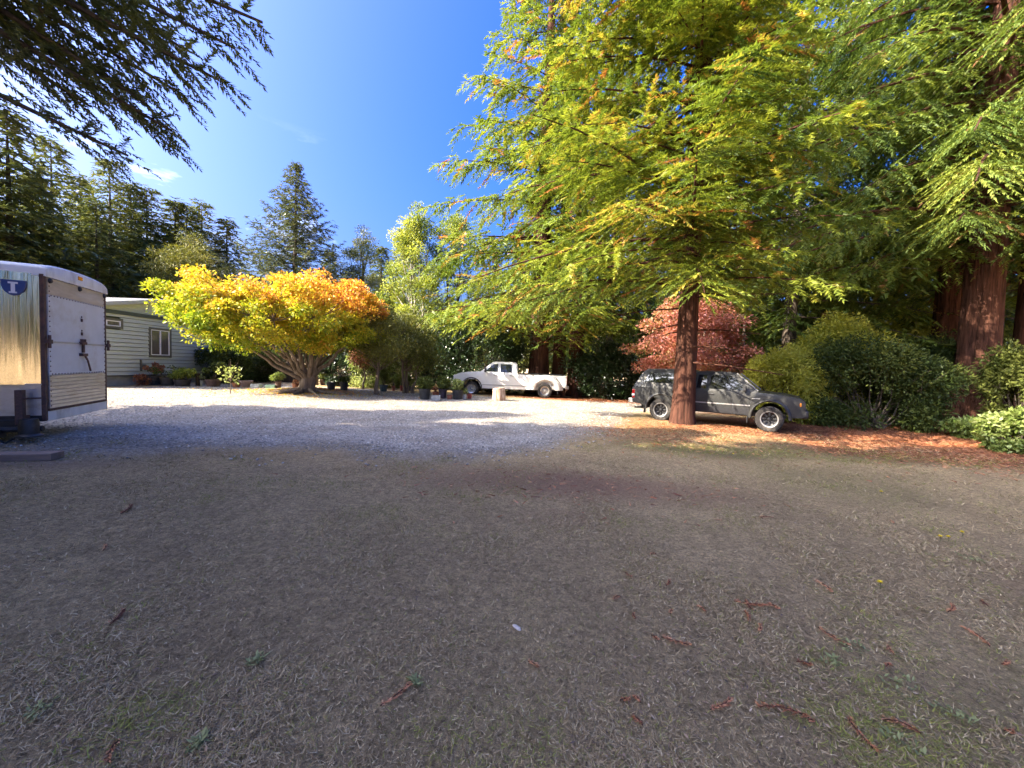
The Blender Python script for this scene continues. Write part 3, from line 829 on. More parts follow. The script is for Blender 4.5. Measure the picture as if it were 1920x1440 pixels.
# the orange and yellow maple
MB = ground_at(566, 737)
def maple(loc, rng):
    root = thing('maple_tree', 'wide low maple with orange and yellow autumn leaves on the gravel', 'tree', loc)
    lv = Leaves(); g = Geo()
    cx, cy, RX, RY = -1.15, 0.0, 4.55, 3.5
    fork = Vector((0.12, 0, 0.62))
    fl = lambda a, i: 1 + 0.10 * math.sin(3 * a + 0.4 * i) + 0.06 * math.sin(7 * a)
    g.tube([(0.02, 0, -0.2), (0.0, 0, 0.0), (0.02, 0, 0.12), (0.06, 0, 0.32), (0.12, 0, 0.62), (0.14, 0, 0.85)], [0.62, 0.50, 0.36, 0.30, 0.33, 0.26], 18, flute=fl)
    for k in range(9):
        a = k * 0.7 + rng.normal(0, 0.15); L = rng.uniform(1.0, 2.4)
        pts = [(math.cos(a) * r + 0.06 * math.sin(r * 5), math.sin(a) * r, 0.20 * math.exp(-r * 1.9) + 0.04 - 0.10 * (r / L) ** 2) for r in np.linspace(0.2, L, 6)]
        g.tube(pts, [0.13 * (1 - 0.8 * f) for f in np.linspace(0, 1, 6)], 6, cap=False)
    mains = []
    for k in range(17):
        a = k * 2.39996 + 0.4
        rr = 0.25 + 0.6 * ((k + 0.5) / 17) ** 0.8
        ex = cx * 0.75 + math.cos(a) * RX * rr * 0.85; ey = cy + math.sin(a) * RY * rr * 0.85
        ez = 2.7 + 1.0 * (1 - rr) + rng.normal(0, 0.2)
        st = Vector((0.1 + 0.12 * math.cos(a), 0.12 * math.sin(a), rng.uniform(0.5, 0.85)))
        pts = []
        for f in np.linspace(0, 1, 9):
            p_ = st.lerp(Vector((ex, ey, ez)), f)
            p_.z = st.z + (ez - st.z) * (0.72 * f + 0.28 * f * f)
            p_ += Vector(rng.normal(0, 0.05, 3)) * (0 < f < 1)
            pts.append(p_)
        r0 = rng.uniform(0.075, 0.15)
        g.tube(pts, [r0 * (1 - 0.72 * f) for f in np.linspace(0, 1, 9)], 8, cap=False)
        mains.append(pts)
    cl = []
    for i in range(300):
        a = rng.uniform(0, 6.28); k = math.sqrt(rng.random()) if i < 250 else rng.uniform(0.45, 0.92)
        x = cx + math.cos(a) * RX * k; y = cy + math.sin(a) * RY * k
        lump = rng.normal(0, 0.22) + 0.45 * math.sin(x * 1.1 + 0.4) + 0.25 * math.sin(y * 1.4 + x * 0.6)
        dip = 0.75 * math.exp(-((x + 1.5) / 0.6) ** 2)
        ztop = 5.0 - 1.1 * k ** 2.4 + lump * 0.7 - dip
        zbot = 1.85 + 1.7 * k ** 2.6 * (1.0 if x < cx else 0.55)
        f = rng.random() ** 0.75
        if k < 0.4 and f < 0.4: f = f + 0.5
        if i >= 250: f = rng.uniform(-0.12, 0.12)
        z = zbot + (ztop - zbot) * f
        s = rng.uniform(0.32, 0.68)
        tb = 0.30 + 0.34 * f * f + 0.22 * vnoise(x * 1.0 + 30, z * 1.3 + y * 0.7 + 11, 1.3, 2) + rng.normal(0, 0.07) - 0.17
        if x > cx + 1.2 and f > 0.5: tb += 0.17
        if x < cx - 0.5: tb -= 0.05
        clump(rng, lv, (x, y, z), (s, s, s * 0.6), 275, 0.118, 0.085, tb, 0.13, shell=0.5, droop=0.35, topbias=0.5, tz=0.08)
        cl.append((x, y, z))
    for c in cl:
        m_ = min(mains, key=lambda q_: min((Vector(c) - p_).length for p_ in q_[3:]))
        b_ = min(m_[3:], key=lambda p_: (Vector(c) - p_).length + 0.4 * p_.z)
        sticks(g, rng, b_, [c], 0.035)
    g.build('trunk', M['maple_bark'], root, smooth=60)
    lv.build('crown', M['maple_leaf'], root)
    return root
maple((MB.x, MB.y + 0.3, MB.z - 0.02), np.random.default_rng(91))

# the clipped round green tree and its neighbour
q = ground_at(705, 741)
clump_tree('clipped_tree', 'round-headed dull green clipped tree on a thin trunk right of the maple', (q.x, q.y + 0.2, q.z - 0.03), np.random.default_rng(92), 3.9, (1.75, 1.6), 1.7, 18000, 60, M['pine_leaf'], 'maple_bark', 0.11, 0.10, 0.05, 0.5, 0.15, (0.75, 0.7, 0.5))
bpy.data.objects['clipped_tree'].children[0].location.x = 0
q = at(765, 735, 20.2)
clump_tree('clipped_tree', 'dense dark olive clipped tree with several stems beside the pots', gl(q.x, q.y), np.random.default_rng(93), 3.9, (1.9, 1.5), 1.5, 18000, 60, M['pine_leaf'], 'maple_bark', 0.09, 0.10, 0.05, 0.3, 0.15, (0.75, 0.7, 0.5), trunks=3)
q = at(682, 735, 22)
clump_tree('dead_shrub', 'brown withered shrub squeezed between the maple and the clipped tree', gl(q.x, q.y), np.random.default_rng(94), 3.6, (0.6, 0.6), 1.4, 5000, 18, M['rust_leaf'], 'maple_bark', 0.06, 0.11, 0.05, 0.25, 0.2, (0.45, 0.45, 0.5))

# red maple behind the grey pickup
q = at(1292, 735, 19.5)
clump_tree('red_maple_tree', 'red and pink autumn maple behind the grey pickup', gl(q.x, q.y), np.random.default_rng(95), 5.4, (3.3, 2.4), 1.7, 25000, 85, M['red_maple_leaf'], 'pale_bark', 0.12, 0.13, 0.09, 0.6, 0.22, (0.85, 0.75, 0.4), trunks=3)
q = at(1388, 735, 21)
conifer('bare_tree', 'thin pale bare trunk behind the grey pickup cab', 'tree', gl(q.x, q.y), np.random.default_rng(96), 9, 2.2, 5.0, M['dark_redwood_leaf'], M['pale_bark'], 0.11, 22, leaf=0.26, wid=0.07, dens=8, tw=1.0, tbase=0.5, tspace=0.15, seg=10)
for (px, Y, lab) in [(1478, 30, 'tall grey trunk against a patch of sky, left of a pair'), (1496, 31, 'tall grey trunk against a patch of sky, right of a pair')]:
    q = at(px, 735, Y)
    conifer('bare_tree', lab, 'tree', gl(q.x, q.y), np.random.default_rng(97 + px), 18, 3.2, 9.0, M['dark_redwood_leaf'], M['grey_bark'], 0.3, 30, leaf=0.32, wid=0.09, dens=7, tw=1.2, tbase=0.5, tspace=0.16, seg=10)

# ------------------------------------------------------------------ shrubs and hedges
SH = [  # px centre, py base, Y, half width m, depth m, height m, leaves, material, leaf, width, tint, label
    (1628, 795, 13.8, 2.35, 1.8, 2.9, 30000, 'shrub_leaf', 0.13, 0.05, 0.30, 'large dark rhododendron mound between the grey pickup and the big redwood'),
    (1718, 788, 16.6, 1.9, 1.4, 3.2, 16000, 'shrub_leaf', 0.13, 0.05, 0.25, 'dark rhododendron leaning against the big redwood trunk'),
    (1474, 775, 14.9, 1.4, 1.2, 2.6, 17000, 'lime_leaf', 0.13, 0.05, 0.85, 'bright yellow-green shrub behind the grey pickup bonnet'),
    (1570, 775, 17.0, 2.6, 1.5, 3.9, 18000, 'lime_leaf', 0.15, 0.06, 0.75, 'tall sunlit yellow-green shrub rising behind the dark rhododendron'),
    (1720, 775, 19.5, 3.0, 1.8, 5.0, 18000, 'lime_leaf', 0.17, 0.07, 0.75, 'sunlit leafy shrub behind the right-hand redwood trunks'),
    (1928, 805, 12.6, 1.25, 1.1, 2.7, 16000, 'shrub_leaf', 0.14, 0.06, 0.7, 'leafy green shrub at the right edge in front of the redwood trunks'),
    (1912, 838, 9.8, 0.68, 0.65, 0.98, 7000, 'pale_leaf', 0.12, 0.07, 0.45, 'low pale-leaved shrub at the right edge beside the red needle litter'),
    (1832, 815, 11.8, 0.8, 0.6, 0.6, 4500, 'pale_leaf', 0.10, 0.055, 0.35, 'small pale-leaved seedling shrub left of the low right-edge shrub'),
    (1140, 742, 23.2, 2.4, 1.2, 2.9, 18000, 'glossy_leaf', 0.16, 0.07, 0.4, 'dark glossy hedge between the redwood clump and the grey pickup'),
    (1245, 742, 23.6, 2.6, 1.2, 2.7, 14000, 'glossy_leaf', 0.16, 0.07, 0.4, 'dark glossy hedge behind the grey pickup canopy'),
    (905, 735, 24.2, 2.9, 1.3, 4.4, 20000, 'glossy_leaf', 0.17, 0.075, 0.55, 'tall dark hedge behind the white pickup cab'),
    (830, 735, 25.0, 2.2, 1.3, 3.8, 20000, 'glossy_leaf', 0.17, 0.075, 0.6, 'tall dark hedge ahead of the white pickup nose'),
    (745, 728, 24.0, 1.7, 1.0, 2.6, 12000, 'pale_leaf', 0.15, 0.075, 0.5, 'pale variegated shrub behind the clipped trees'),
    (690, 727, 23.0, 1.1, 0.9, 2.4, 9000, 'pale_leaf', 0.14, 0.07, 0.7, 'white-variegated shrub right of the maple trunk'),
    (640, 724, 23.5, 1.5, 0.9, 2.0, 10000, 'glossy_leaf', 0.15, 0.07, 0.35, 'dark glossy shrub behind the pots right of the maple trunk'),
    (428, 716, 21.6, 1.5, 1.0, 2.1, 14000, 'shrub_leaf', 0.13, 0.05, 0.3, 'dark green shrub against the house corner under the maple'),
    (478, 716, 23.4, 1.6, 0.8, 2.2, 10000, 'shrub_leaf', 0.13, 0.05, 0.2, 'shaded brown-green shrub above the wooden fence'),
]
for i, (px, py, Y, rx, ry, h, n, mt, lf, wd, tb, lab) in enumerate(SH):
    q = at(px, py, Y)
    bush('shrub', lab, 'shrub', gl(q.x, q.y), np.random.default_rng(200 + i), (rx, ry, h), n, M[mt], lf, wd, tb, 0.16, lumps=26)


# far belt of woodland closing the horizon
def far_wood(rng):
    lv = Leaves()
    for i in range(300):
        a = rng.uniform(-80, 80); d = rng.uniform(52, 66)
        x = math.sin(R(a)) * d; y = math.cos(R(a)) * d
        clump(rng, lv, (x, y, gz(x, y) + rng.uniform(0.5, 9.5)), (2.6, 2.6, 1.8), 85, 1.2, 0.6, 0.3 + 0.2 * rng.random(), 0.2, shell=0.6)
    tag(lv.build('far_woodland', M['conifer_leaf']), 'dark mass of distant woodland closing the horizon', 'woodland', kind='stuff')
far_wood(np.random.default_rng(301))

# leaves dropped by the maple
def dropped(rng):
    lv = Leaves(); n = 1700
    a = rng.uniform(0, 6.28, n); r = np.abs(rng.normal(0, 0.5, n))
    x = MB.x - 0.4 + np.cos(a) * r * 4.6; y = MB.y + 0.3 + np.sin(a) * r * 2.8
    b = rng.uniform(0, 6.28, n)
    lv.add(np.stack([x, y, hz(x, y) + rng.uniform(0.015, 0.035, n)], 1), np.stack([np.cos(b), np.sin(b), rng.uniform(-0.1, 0.3, n)], 1), np.stack([-np.sin(b), np.cos(b), rng.normal(0, 0.3, n)], 1), rng.uniform(0.06, 0.12, n), rng.uniform(0.04, 0.08, n), rng.uniform(0.3, 1.0, n))
    tag(lv.build('fallen_leaves', M['maple_leaf']), 'fallen orange leaves on the gravel under the maple', 'leaves', kind='stuff')
dropped(np.random.default_rng(311))
# ------------------------------------------------------------------ more materials
M['white_paint'] = paint('trailer_white', (0.62, 0.63, 0.62), 0.45, var=0.06, scale=3, dirt=(0.50, 0.46, 0.38), dscale=1.6, bump=0.05, bscale=8)
M['roof_cap'] = paint('weathered_white_cap', (0.70, 0.68, 0.62), 0.5, var=0.08, dirt=(0.42, 0.38, 0.31), dscale=2.5, stretch=(1, 1, 0.4))
M['tan_panel'] = paint('stained_ply_band', (0.50, 0.41, 0.28), 0.6, var=0.22, scale=5, dirt=(0.62, 0.58, 0.5), stretch=(1, 0.35, 2))
M['rust_steel'] = paint('rusty_brown_steel', (0.075, 0.04, 0.03), 0.7, var=0.4, scale=14, dirt=(0.18, 0.08, 0.045), dscale=6)
M['black_steel'] = paint('black_steel', (0.014, 0.013, 0.013), 0.5, var=0.3, scale=9, dirt=(0.05, 0.04, 0.035), dscale=5)
M['alu'] = paint('brushed_aluminium', (0.56, 0.56, 0.55), 0.42, metal=0.8, var=0.1, scale=4, dirt=(0.44, 0.41, 0.36), dscale=2.2, stretch=(1, 1, 3), bump=0.06, bscale=30)
def chrome():
    m, nt, b = mat_new('polished_steel_skin')
    n = noise_node(nt, 2.2, 2, 0.4, stretch=(2.4, 1, 0.06))
    n2 = noise_node(nt, 30, 3, 0.6)
    r = ramp_node(nt, [(0.35, (0.60, 0.56, 0.46)), (0.65, (0.72, 0.69, 0.60))], n2.outputs['Fac'])
    nt.links.new(r.outputs['Color'], b.inputs['Base Color'])
    b.inputs['Metallic'].default_value = 1.0
    b.inputs['Roughness'].default_value = 0.13
    bp = nt.nodes.new('ShaderNodeBump'); bp.inputs['Strength'].default_value = 1.0; bp.inputs['Distance'].default_value = 0.14
    nt.links.new(n.outputs['Fac'], bp.inputs['Height']); nt.links.new(bp.outputs['Normal'], b.inputs['Normal'])
    return m
M['chrome_skin'] = chrome()
M['glass'] = paint('dark_window_glass', (0.012, 0.014, 0.016), 0.04, var=0.2, spec=0.9)
M['rubber'] = paint('tyre_rubber', (0.028, 0.026, 0.025), 0.85, var=0.3, scale=12, dirt=(0.10, 0.085, 0.07), dscale=5, spec=0.2)
M['steel_rim'] = paint('bright_rim', (0.62, 0.61, 0.58), 0.25, metal=0.9, var=0.1)
M['dark_rim'] = paint('black_rim', (0.016, 0.016, 0.018), 0.4, var=0.2)
M['ram_white'] = paint('white_car_paint', (0.74, 0.73, 0.70), 0.35, var=0.03, scale=2, coat=0.6, dirt=(0.63, 0.58, 0.50), dscale=1.2)
M['grey_paint'] = paint('grey_metallic_paint', (0.032, 0.033, 0.032), 0.46, metal=0.1, var=0.08, scale=3, spec=0.35, coat=0.18, dirt=(0.055, 0.052, 0.047), dscale=1.5)
M['black_plastic'] = paint('black_plastic', (0.02, 0.02, 0.022), 0.5, var=0.2)
M['dull_rim'] = paint('dull_rim', (0.24, 0.235, 0.23), 0.5, metal=0.3, var=0.15)
M['bumper_grey'] = paint('dusty_bumper', (0.36, 0.35, 0.34), 0.4, metal=0.4, var=0.12)
M['red_lens'] = paint('red_lens', (0.42, 0.012, 0.012), 0.12, var=0.15, spec=0.8)
M['clear_lens'] = paint('clear_lens', (0.75, 0.74, 0.72), 0.08, var=0.1, spec=0.8)
M['amber_lens'] = paint('amber_lens', (0.65, 0.22, 0.02), 0.12, var=0.1, spec=0.8)
M['siding'] = paint('grey_green_siding', (0.46, 0.485, 0.40), 0.7, var=0.07, scale=3, dirt=(0.40, 0.42, 0.34), dscale=1.1, stretch=(1, 0.3, 2), bump=0.1, bscale=20)
M['trim_green'] = paint('dark_green_trim', (0.05, 0.065, 0.05), 0.55, var=0.15)
M['trim_olive'] = paint('olive_brown_trim', (0.105, 0.10, 0.072), 0.6, var=0.12)
M['fascia'] = paint('pale_fascia', (0.36, 0.37, 0.33), 0.6, var=0.1)
M['roofing'] = paint('grey_shingle', (0.13, 0.13, 0.125), 0.9, var=0.25, scale=18, bump=0.4)
M['concrete'] = paint('grey_concrete', (0.27, 0.265, 0.235), 0.9, var=0.15, scale=5, bump=0.2)
M['vinyl'] = paint('white_vinyl', (0.74, 0.73, 0.72), 0.4, var=0.04)
M['curtain'] = paint('mauve_curtain', (0.22, 0.17, 0.145), 0.8, var=0.25, scale=3, stretch=(1, 9, 0.2))
M['window_glass'] = paint('window_glass', (0.11, 0.095, 0.08), 0.05, var=0.3, scale=4, spec=0.9, stretch=(1, 7, 0.3))
M['fence_wood'] = paint('dark_weathered_wood', (0.055, 0.036, 0.025), 0.9, var=0.35, scale=7, stretch=(1, 1, 0.12), bump=0.4, bscale=40)
M['lumber'] = paint('dirty_lumber', (0.20, 0.135, 0.095), 0.9, var=0.3, scale=9, stretch=(0.15, 1, 1), bump=0.3)
M['logo_blue'] = paint('blue_badge', (0.012, 0.05, 0.20), 0.35, var=0.1)
M['logo_white'] = paint('white_badge', (0.75, 0.76, 0.78), 0.4, var=0.05)
M['soil'] = paint('potting_soil', (0.035, 0.026, 0.02), 0.95, var=0.4, scale=40, bump=0.5)
POTC = {'dark': (0.035, 0.03, 0.03), 'brown': (0.12, 0.068, 0.05), 'black': (0.017, 0.019, 0.022), 'pink': (0.34, 0.235, 0.205), 'white': (0.52, 0.52, 0.48), 'orange': (0.42, 0.16, 0.07), 'green': (0.16, 0.26, 0.19), 'teal': (0.05, 0.08, 0.085), 'terracotta': (0.30, 0.105, 0.06), 'red': (0.28, 0.06, 0.045), 'grey': (0.26, 0.27, 0.265), 'purple': (0.04, 0.027, 0.045)}
for k_, c_ in POTC.items():
    M['pot_' + k_] = paint('pot_' + k_, c_, 0.6, var=0.18, scale=12, dirt=tuple(min(1, c * 1.5 + 0.03) for c in c_), dscale=5)

# ------------------------------------------------------------------ cargo trailer
def trailer():
    n0 = at(85, 700, 6.5)
    ang = math.atan2(0.42, 0.907)
    z0 = gz(n0.x, n0.y)
    root = thing('cargo_trailer', 'weathered white cargo trailer with polished steel side standing at the left edge', 'trailer', (n0.x, n0.y, z0), ang)
    W, Ln = 1.86, 3.7
    zb, zt = 0.42 - z0, 2.90 - z0            # underside and top of the side walls (above the local ground)
    zp = zb + 0.20                            # foot of the ramp door
    # body shell with open-rounded vertical corners
    g = Geo(); g.box((-Ln / 2 - 0.03, W / 2, (zb + zt) / 2 + 0.08), (Ln - 0.03, W - 0.06, zt - zb - 0.16))
    g.build('body', M['white_paint'], root, bevel=0.02)
    # polished skin on the side that faces the camera: gently bowed sheet
    g = Geo()
    xs = np.linspace(-0.03, -1.25, 26)
    for (za, zc, nm, mt) in ((zb + 0.62, zt - 0.02, 'polished_panel', 'chrome_skin'),):
        vs, fs = [], []
        for x in xs:
            y = -0.012 - 0.10 * math.sin(min(1, (-x - 0.03) / 1.22) * math.pi) ** 0.8
            vs += [(x, y, za), (x, y, zc)]
        for i in range(len(xs) - 1):
            fs.append((2 * i, 2 * i + 2, 2 * i + 3, 2 * i + 1))
        b0 = len(vs)
        vs += [(x, 0.05, z) for x in (xs[0], xs[-1]) for z in (za, zc)]
        g.add(vs, fs)
        g.build(nm, M[mt], root, smooth=40)
    # chequer plate below it: real raised bars on a sheet
    g = Geo()
    g.box((-0.64, -0.022, zb + 0.36), (1.22, 0.05, 0.52))
    sh = g.build('chequer_plate', M['alu'], root)
    g = Geo()
    k = 0
    for x in np.arange(-1.22, -0.06, 0.036):
        for z in np.arange(zb + 0.12, zb + 0.61, 0.036):
            k += 1
            a = R(45) if (int(round((x + 1.22) / 0.036)) + int(round((z - zb - 0.12) / 0.036))) % 2 else R(-45)
            g.box((x + 0.018, -0.049, z), (0.032, 0.006, 0.010), Matrix.Rotation(a, 3, 'Y'))
    tag(g.build('tread_bars', M['alu'], sh), kind='stuff')
    g = Geo(); g.box((-0.64, -0.02, zb + 0.05), (1.3, 0.06, 0.10)); g.build('side_rail', M['black_steel'], root)
    g = Geo(); g.box((-0.64, -0.055, zb + 0.625), (1.24, 0.02, 0.022)); g.build('trim_strip', M['alu'], root)
    # corner post, rusty
    g = Geo(); g.box((-0.005, -0.015, (zb + zt) / 2), (0.055, 0.07, zt - zb - 0.02)); g.build('corner_post', M['rust_steel'], root, bevel=0.006)
    g = Geo(); g.box((-0.005, W + 0.01, (zb + zt) / 2 - 0.02), (0.05, 0.05, zt - zb)); g.build('corner_post', M['rust_steel'], root, bevel=0.006)
    # ramp door: face sheet, stained head band, aluminium foot band, centre seam
    xd = 0.012
    door = thing('ramp_door', None, None, (0, 0, 0)); door.parent = root
    g = Geo(); g.box((xd, W / 2, zp + 0.58 + (zt - 0.33 - zp - 0.58) / 2), (0.03, W - 0.10, zt - 0.33 - zp - 0.58)); g.build('door_sheet', M['white_paint'], door, bevel=0.004)
    g = Geo(); g.box((xd - 0.003, W / 2, zt - 0.19), (0.03, W - 0.10, 0.275)); g.build('head_band', M['tan_panel'], door, bevel=0.003)
    g = Geo()
    for i in range(9):
        g.box((xd, W / 2, zp + 0.035 + i * 0.0635), (0.034, W - 0.10, 0.0605))
    g.build('ribbed_foot_band', M['alu'], door, bevel=0.006)
    g = Geo(); g.box((xd + 0.018, W / 2, 1.77 - z0), (0.012, W - 0.06, 0.022)); g.build('seam_bar', M['alu'], door)
    g = Geo(); g.box((xd - 0.004, W / 2, zp - 0.015), (0.05, W - 0.04, 0.04)); g.build('hinge', M['rust_steel'], door)
    g = Geo(); g.box((0.0, W / 2, zb + 0.08), (0.05, W, 0.17)); g.build('rear_sill', M['roof_cap'], root, bevel=0.008)
    for y in (0.0, W):
        g = Geo(); g.box((0.03, y, 1.77 - z0), (0.10, 0.10, 0.07)); g.tube([(0.06, y, 1.66 - z0), (0.06, y, 1.88 - z0)], [0.022, 0.022], 8)
        g.build('hinge_bracket', M['rust_steel'], root, bevel=0.004)
    rv = Geo()
    for z in np.arange(zp + 0.05, zt - 0.08, 0.085):
        for y in (0.075, W - 0.075):
            rv.lathe([(0.0, 0.010), (0.009, 0.007), (0.012, 0.0)], 6, Matrix.Translation((xd + 0.016, y, z)) @ Matrix.Rotation(R(90), 4, 'Y'))
    for y in np.arange(0.12, W - 0.1, 0.085):
        rv.lathe([(0.0, 0.010), (0.009, 0.007), (0.012, 0.0)], 6, Matrix.Translation((xd + 0.016, y, zp + 0.595)) @ Matrix.Rotation(R(90), 4, 'Y'))
        rv.lathe([(0.0, 0.010), (0.009, 0.007), (0.012, 0.0)], 6, Matrix.Translation((xd + 0.016, y, zt - 0.345)) @ Matrix.Rotation(R(90), 4, 'Y'))
    tag(rv.build('rivets', M['rust_steel'], door), kind='stuff')
    # latch down the middle
    yc = W * 0.53
    lat = Geo()
    lat.box((0.05, yc, 1.78 - z0), (0.05, 0.16, 0.05)); lat.box((0.05, yc, 1.70 - z0), (0.03, 0.05, 0.20)); lat.box((0.05, yc, 1.56 - z0), (0.06, 0.18, 0.055))
    lat.box((0.05, yc - 0.035, 1.81 - z0), (0.05, 0.03, 0.10)); lat.box((0.05, yc + 0.035, 1.81 - z0), (0.05, 0.03, 0.10))
    lat.tube([(0.07, yc, 1.55 - z0), (0.08, yc + 0.07, 1.45 - z0), (0.08, yc + 0.16, 1.25 - z0)], [0.018, 0.016, 0.016], 8)
    lat.build('latch', M['rust_steel'], door, bevel=0.004)
    for z in (2.22, 1.96):
        g = Geo(); g.box((0.034, yc, z - z0), (0.014, 0.05, 0.06)); g.box((0.034, yc, z - z0 + 0.06), (0.012, 0.02, 0.03)); g.build('bolt_plate', M['rust_steel'], door, bevel=0.004)
    # moulded roof cap, rounded along both edges and over the door
    g = Geo()
    prof = []
    for i in range(17):
        a = math.pi * i / 16
        yy = W / 2 - math.cos(a) * (W / 2 + 0.045)
        zz = zt - 0.045 + 0.26 * math.sin(a) ** 0.42
        prof.append((yy, zz))
    xsr = [0.045, 0.03, -0.04, -0.2, -0.6, -Ln]
    sc_ = [0.80, 0.92, 1.0, 1.0, 1.0, 1.0]
    vs, fs = [], []
    for x, s_ in zip(xsr, sc_):
        vs += [(x, yy, zt - 0.045 + (zz - zt + 0.045) * s_) for yy, zz in prof]
    n = len(prof)
    for i in range(len(xsr) - 1):
        for j in range(n - 1):
            fs.append((i * n + j, i * n + j + 1, (i + 1) * n + j + 1, (i + 1) * n + j))
    fs.append(tuple(range(n))); fs.append(tuple(range(5 * n, 6 * n)))
    for i in range(len(xsr) - 1): fs.append((i * n, (i + 1) * n, (i + 1) * n + n - 1, i * n + n - 1))
    g.add(vs, fs)
    g.build('roof_cap', M['roof_cap'], root, smooth=50)
    # clearance lamps
    for y in (0.09, W * 0.5, W - 0.07):
        g = Geo(); g.lathe([(0.0, 0.035), (0.03, 0.03), (0.042, 0.012), (0.045, 0.0)], 14, Matrix.Translation((0.03, y, zt - 0.10)) @ Matrix.Rotation(R(90), 4, 'Y'))
        g.build('clearance_lamp', M['red_lens'] if False else M['black_plastic'], root, smooth=40)
    g = Geo(); g.box((0.044, W * 0.5, zt + 0.10), (0.02, 0.14, 0.07)); g.build('roof_lamp', M['amber_lens'], root, bevel=0.008)
    # badge: blue shield with a white capital I
    bx, bz = -0.30, zt - 0.26
    by = -0.012 - 0.10 * math.sin((0.27) / 1.22 * math.pi) ** 0.8 - 0.02
    sh_ = [(-0.14, 0.10), (0.14, 0.10), (0.135, 0.0), (0.105, -0.08), (0.05, -0.135), (0.0, -0.15), (-0.05, -0.135), (-0.105, -0.08), (-0.135, 0.0)]
    bd = thing('badge', None, None, (0, 0, 0)); bd.parent = root
    g = Geo(); k = len(sh_)
    g.add([(bx + x, by, bz + z) for x, z in sh_] + [(bx + x, by + 0.03, bz + z) for x, z in sh_], [tuple(range(k)), tuple(range(2 * k - 1, k - 1, -1))] + [(i, (i + 1) % k, k + (i + 1) % k, k + i) for i in range(k)])
    g.build('shield', M['logo_blue'], bd)
    g = Geo()
    g.box((bx, by - 0.004, bz - 0.025), (0.045, 0.008, 0.15)); g.box((bx, by - 0.0045, bz + 0.055), (0.11, 0.008, 0.028)); g.box((bx, by - 0.0045, bz - 0.10), (0.09, 0.008, 0.026))
    g.build('letter', M['logo_white'], bd)
    # stabiliser post with crank, tail gear below
    sx, sy = -0.16, -0.20
    g = Geo(); g.box((sx - 0.04, sy, zb + 0.26), (0.09, 0.09, 0.56)); g.box((sx - 0.04, sy + 0.1, zb + 0.08), (0.07, 0.2, 0.07))
    g.tube([(sx, sy - 0.02, zb + 0.40), (sx + 0.22, sy - 0.02, zb + 0.41)], [0.016, 0.014], 8)
    g.build('stabiliser_post', M['rust_steel'], root, bevel=0.006)
    g = Geo()
    g.lathe([(0.0, 0.30), (0.10, 0.29), (0.115, 0.22), (0.12, 0.05), (0.16, 0.02), (0.16, 0.0), (0.0, 0.0)], 18, Matrix.Translation((sx + 0.08, sy - 0.05, zb - 0.22)))
    g.build('jack_foot', M['black_steel'], root, smooth=40)
    g = Geo()
    g.box((-0.9, -0.1, zb - 0.02), (1.5, 0.12, 0.12)); g.tube([(-0.9, -0.18, zb - 0.12), (0.05, -0.18, zb - 0.10)], [0.05, 0.05], 8); g.box((-0.55, -0.2, zb - 0.16), (0.3, 0.16, 0.14))
    g.tube([(-0.5, -0.2, zb - 0.2), (-0.35, -0.26, zb - 0.32), (-0.2, -0.22, zb - 0.2)], [0.014] * 3, 6)
    g.build('under_frame', M['black_steel'], root, bevel=0.01)
    # wheels under the far part
    for y in (0.1, W - 0.1):
        w_ = wheel(0.34, 0.22, 'dark_rim', 'steel_rim'); w_.parent = root; w_.location = (-2.2, y, 0.33)
        w_.rotation_euler = (0, 0, math.pi if y < 1 else 0)
    # plank under the jack
    q = ground_at(45, 862)
    g = Geo(); g.box((0, 0, 0.05), (0.75, 0.22, 0.10)); o = g.build('timber_block', M['lumber'], None, bevel=0.008)
    o.location = (q.x, q.y, gz(q.x, q.y) - 0.005); o.rotation_euler = (0, 0, 0.25)
    tag(o, 'dirty timber block lying on the ground below the trailer jack', 'timber')

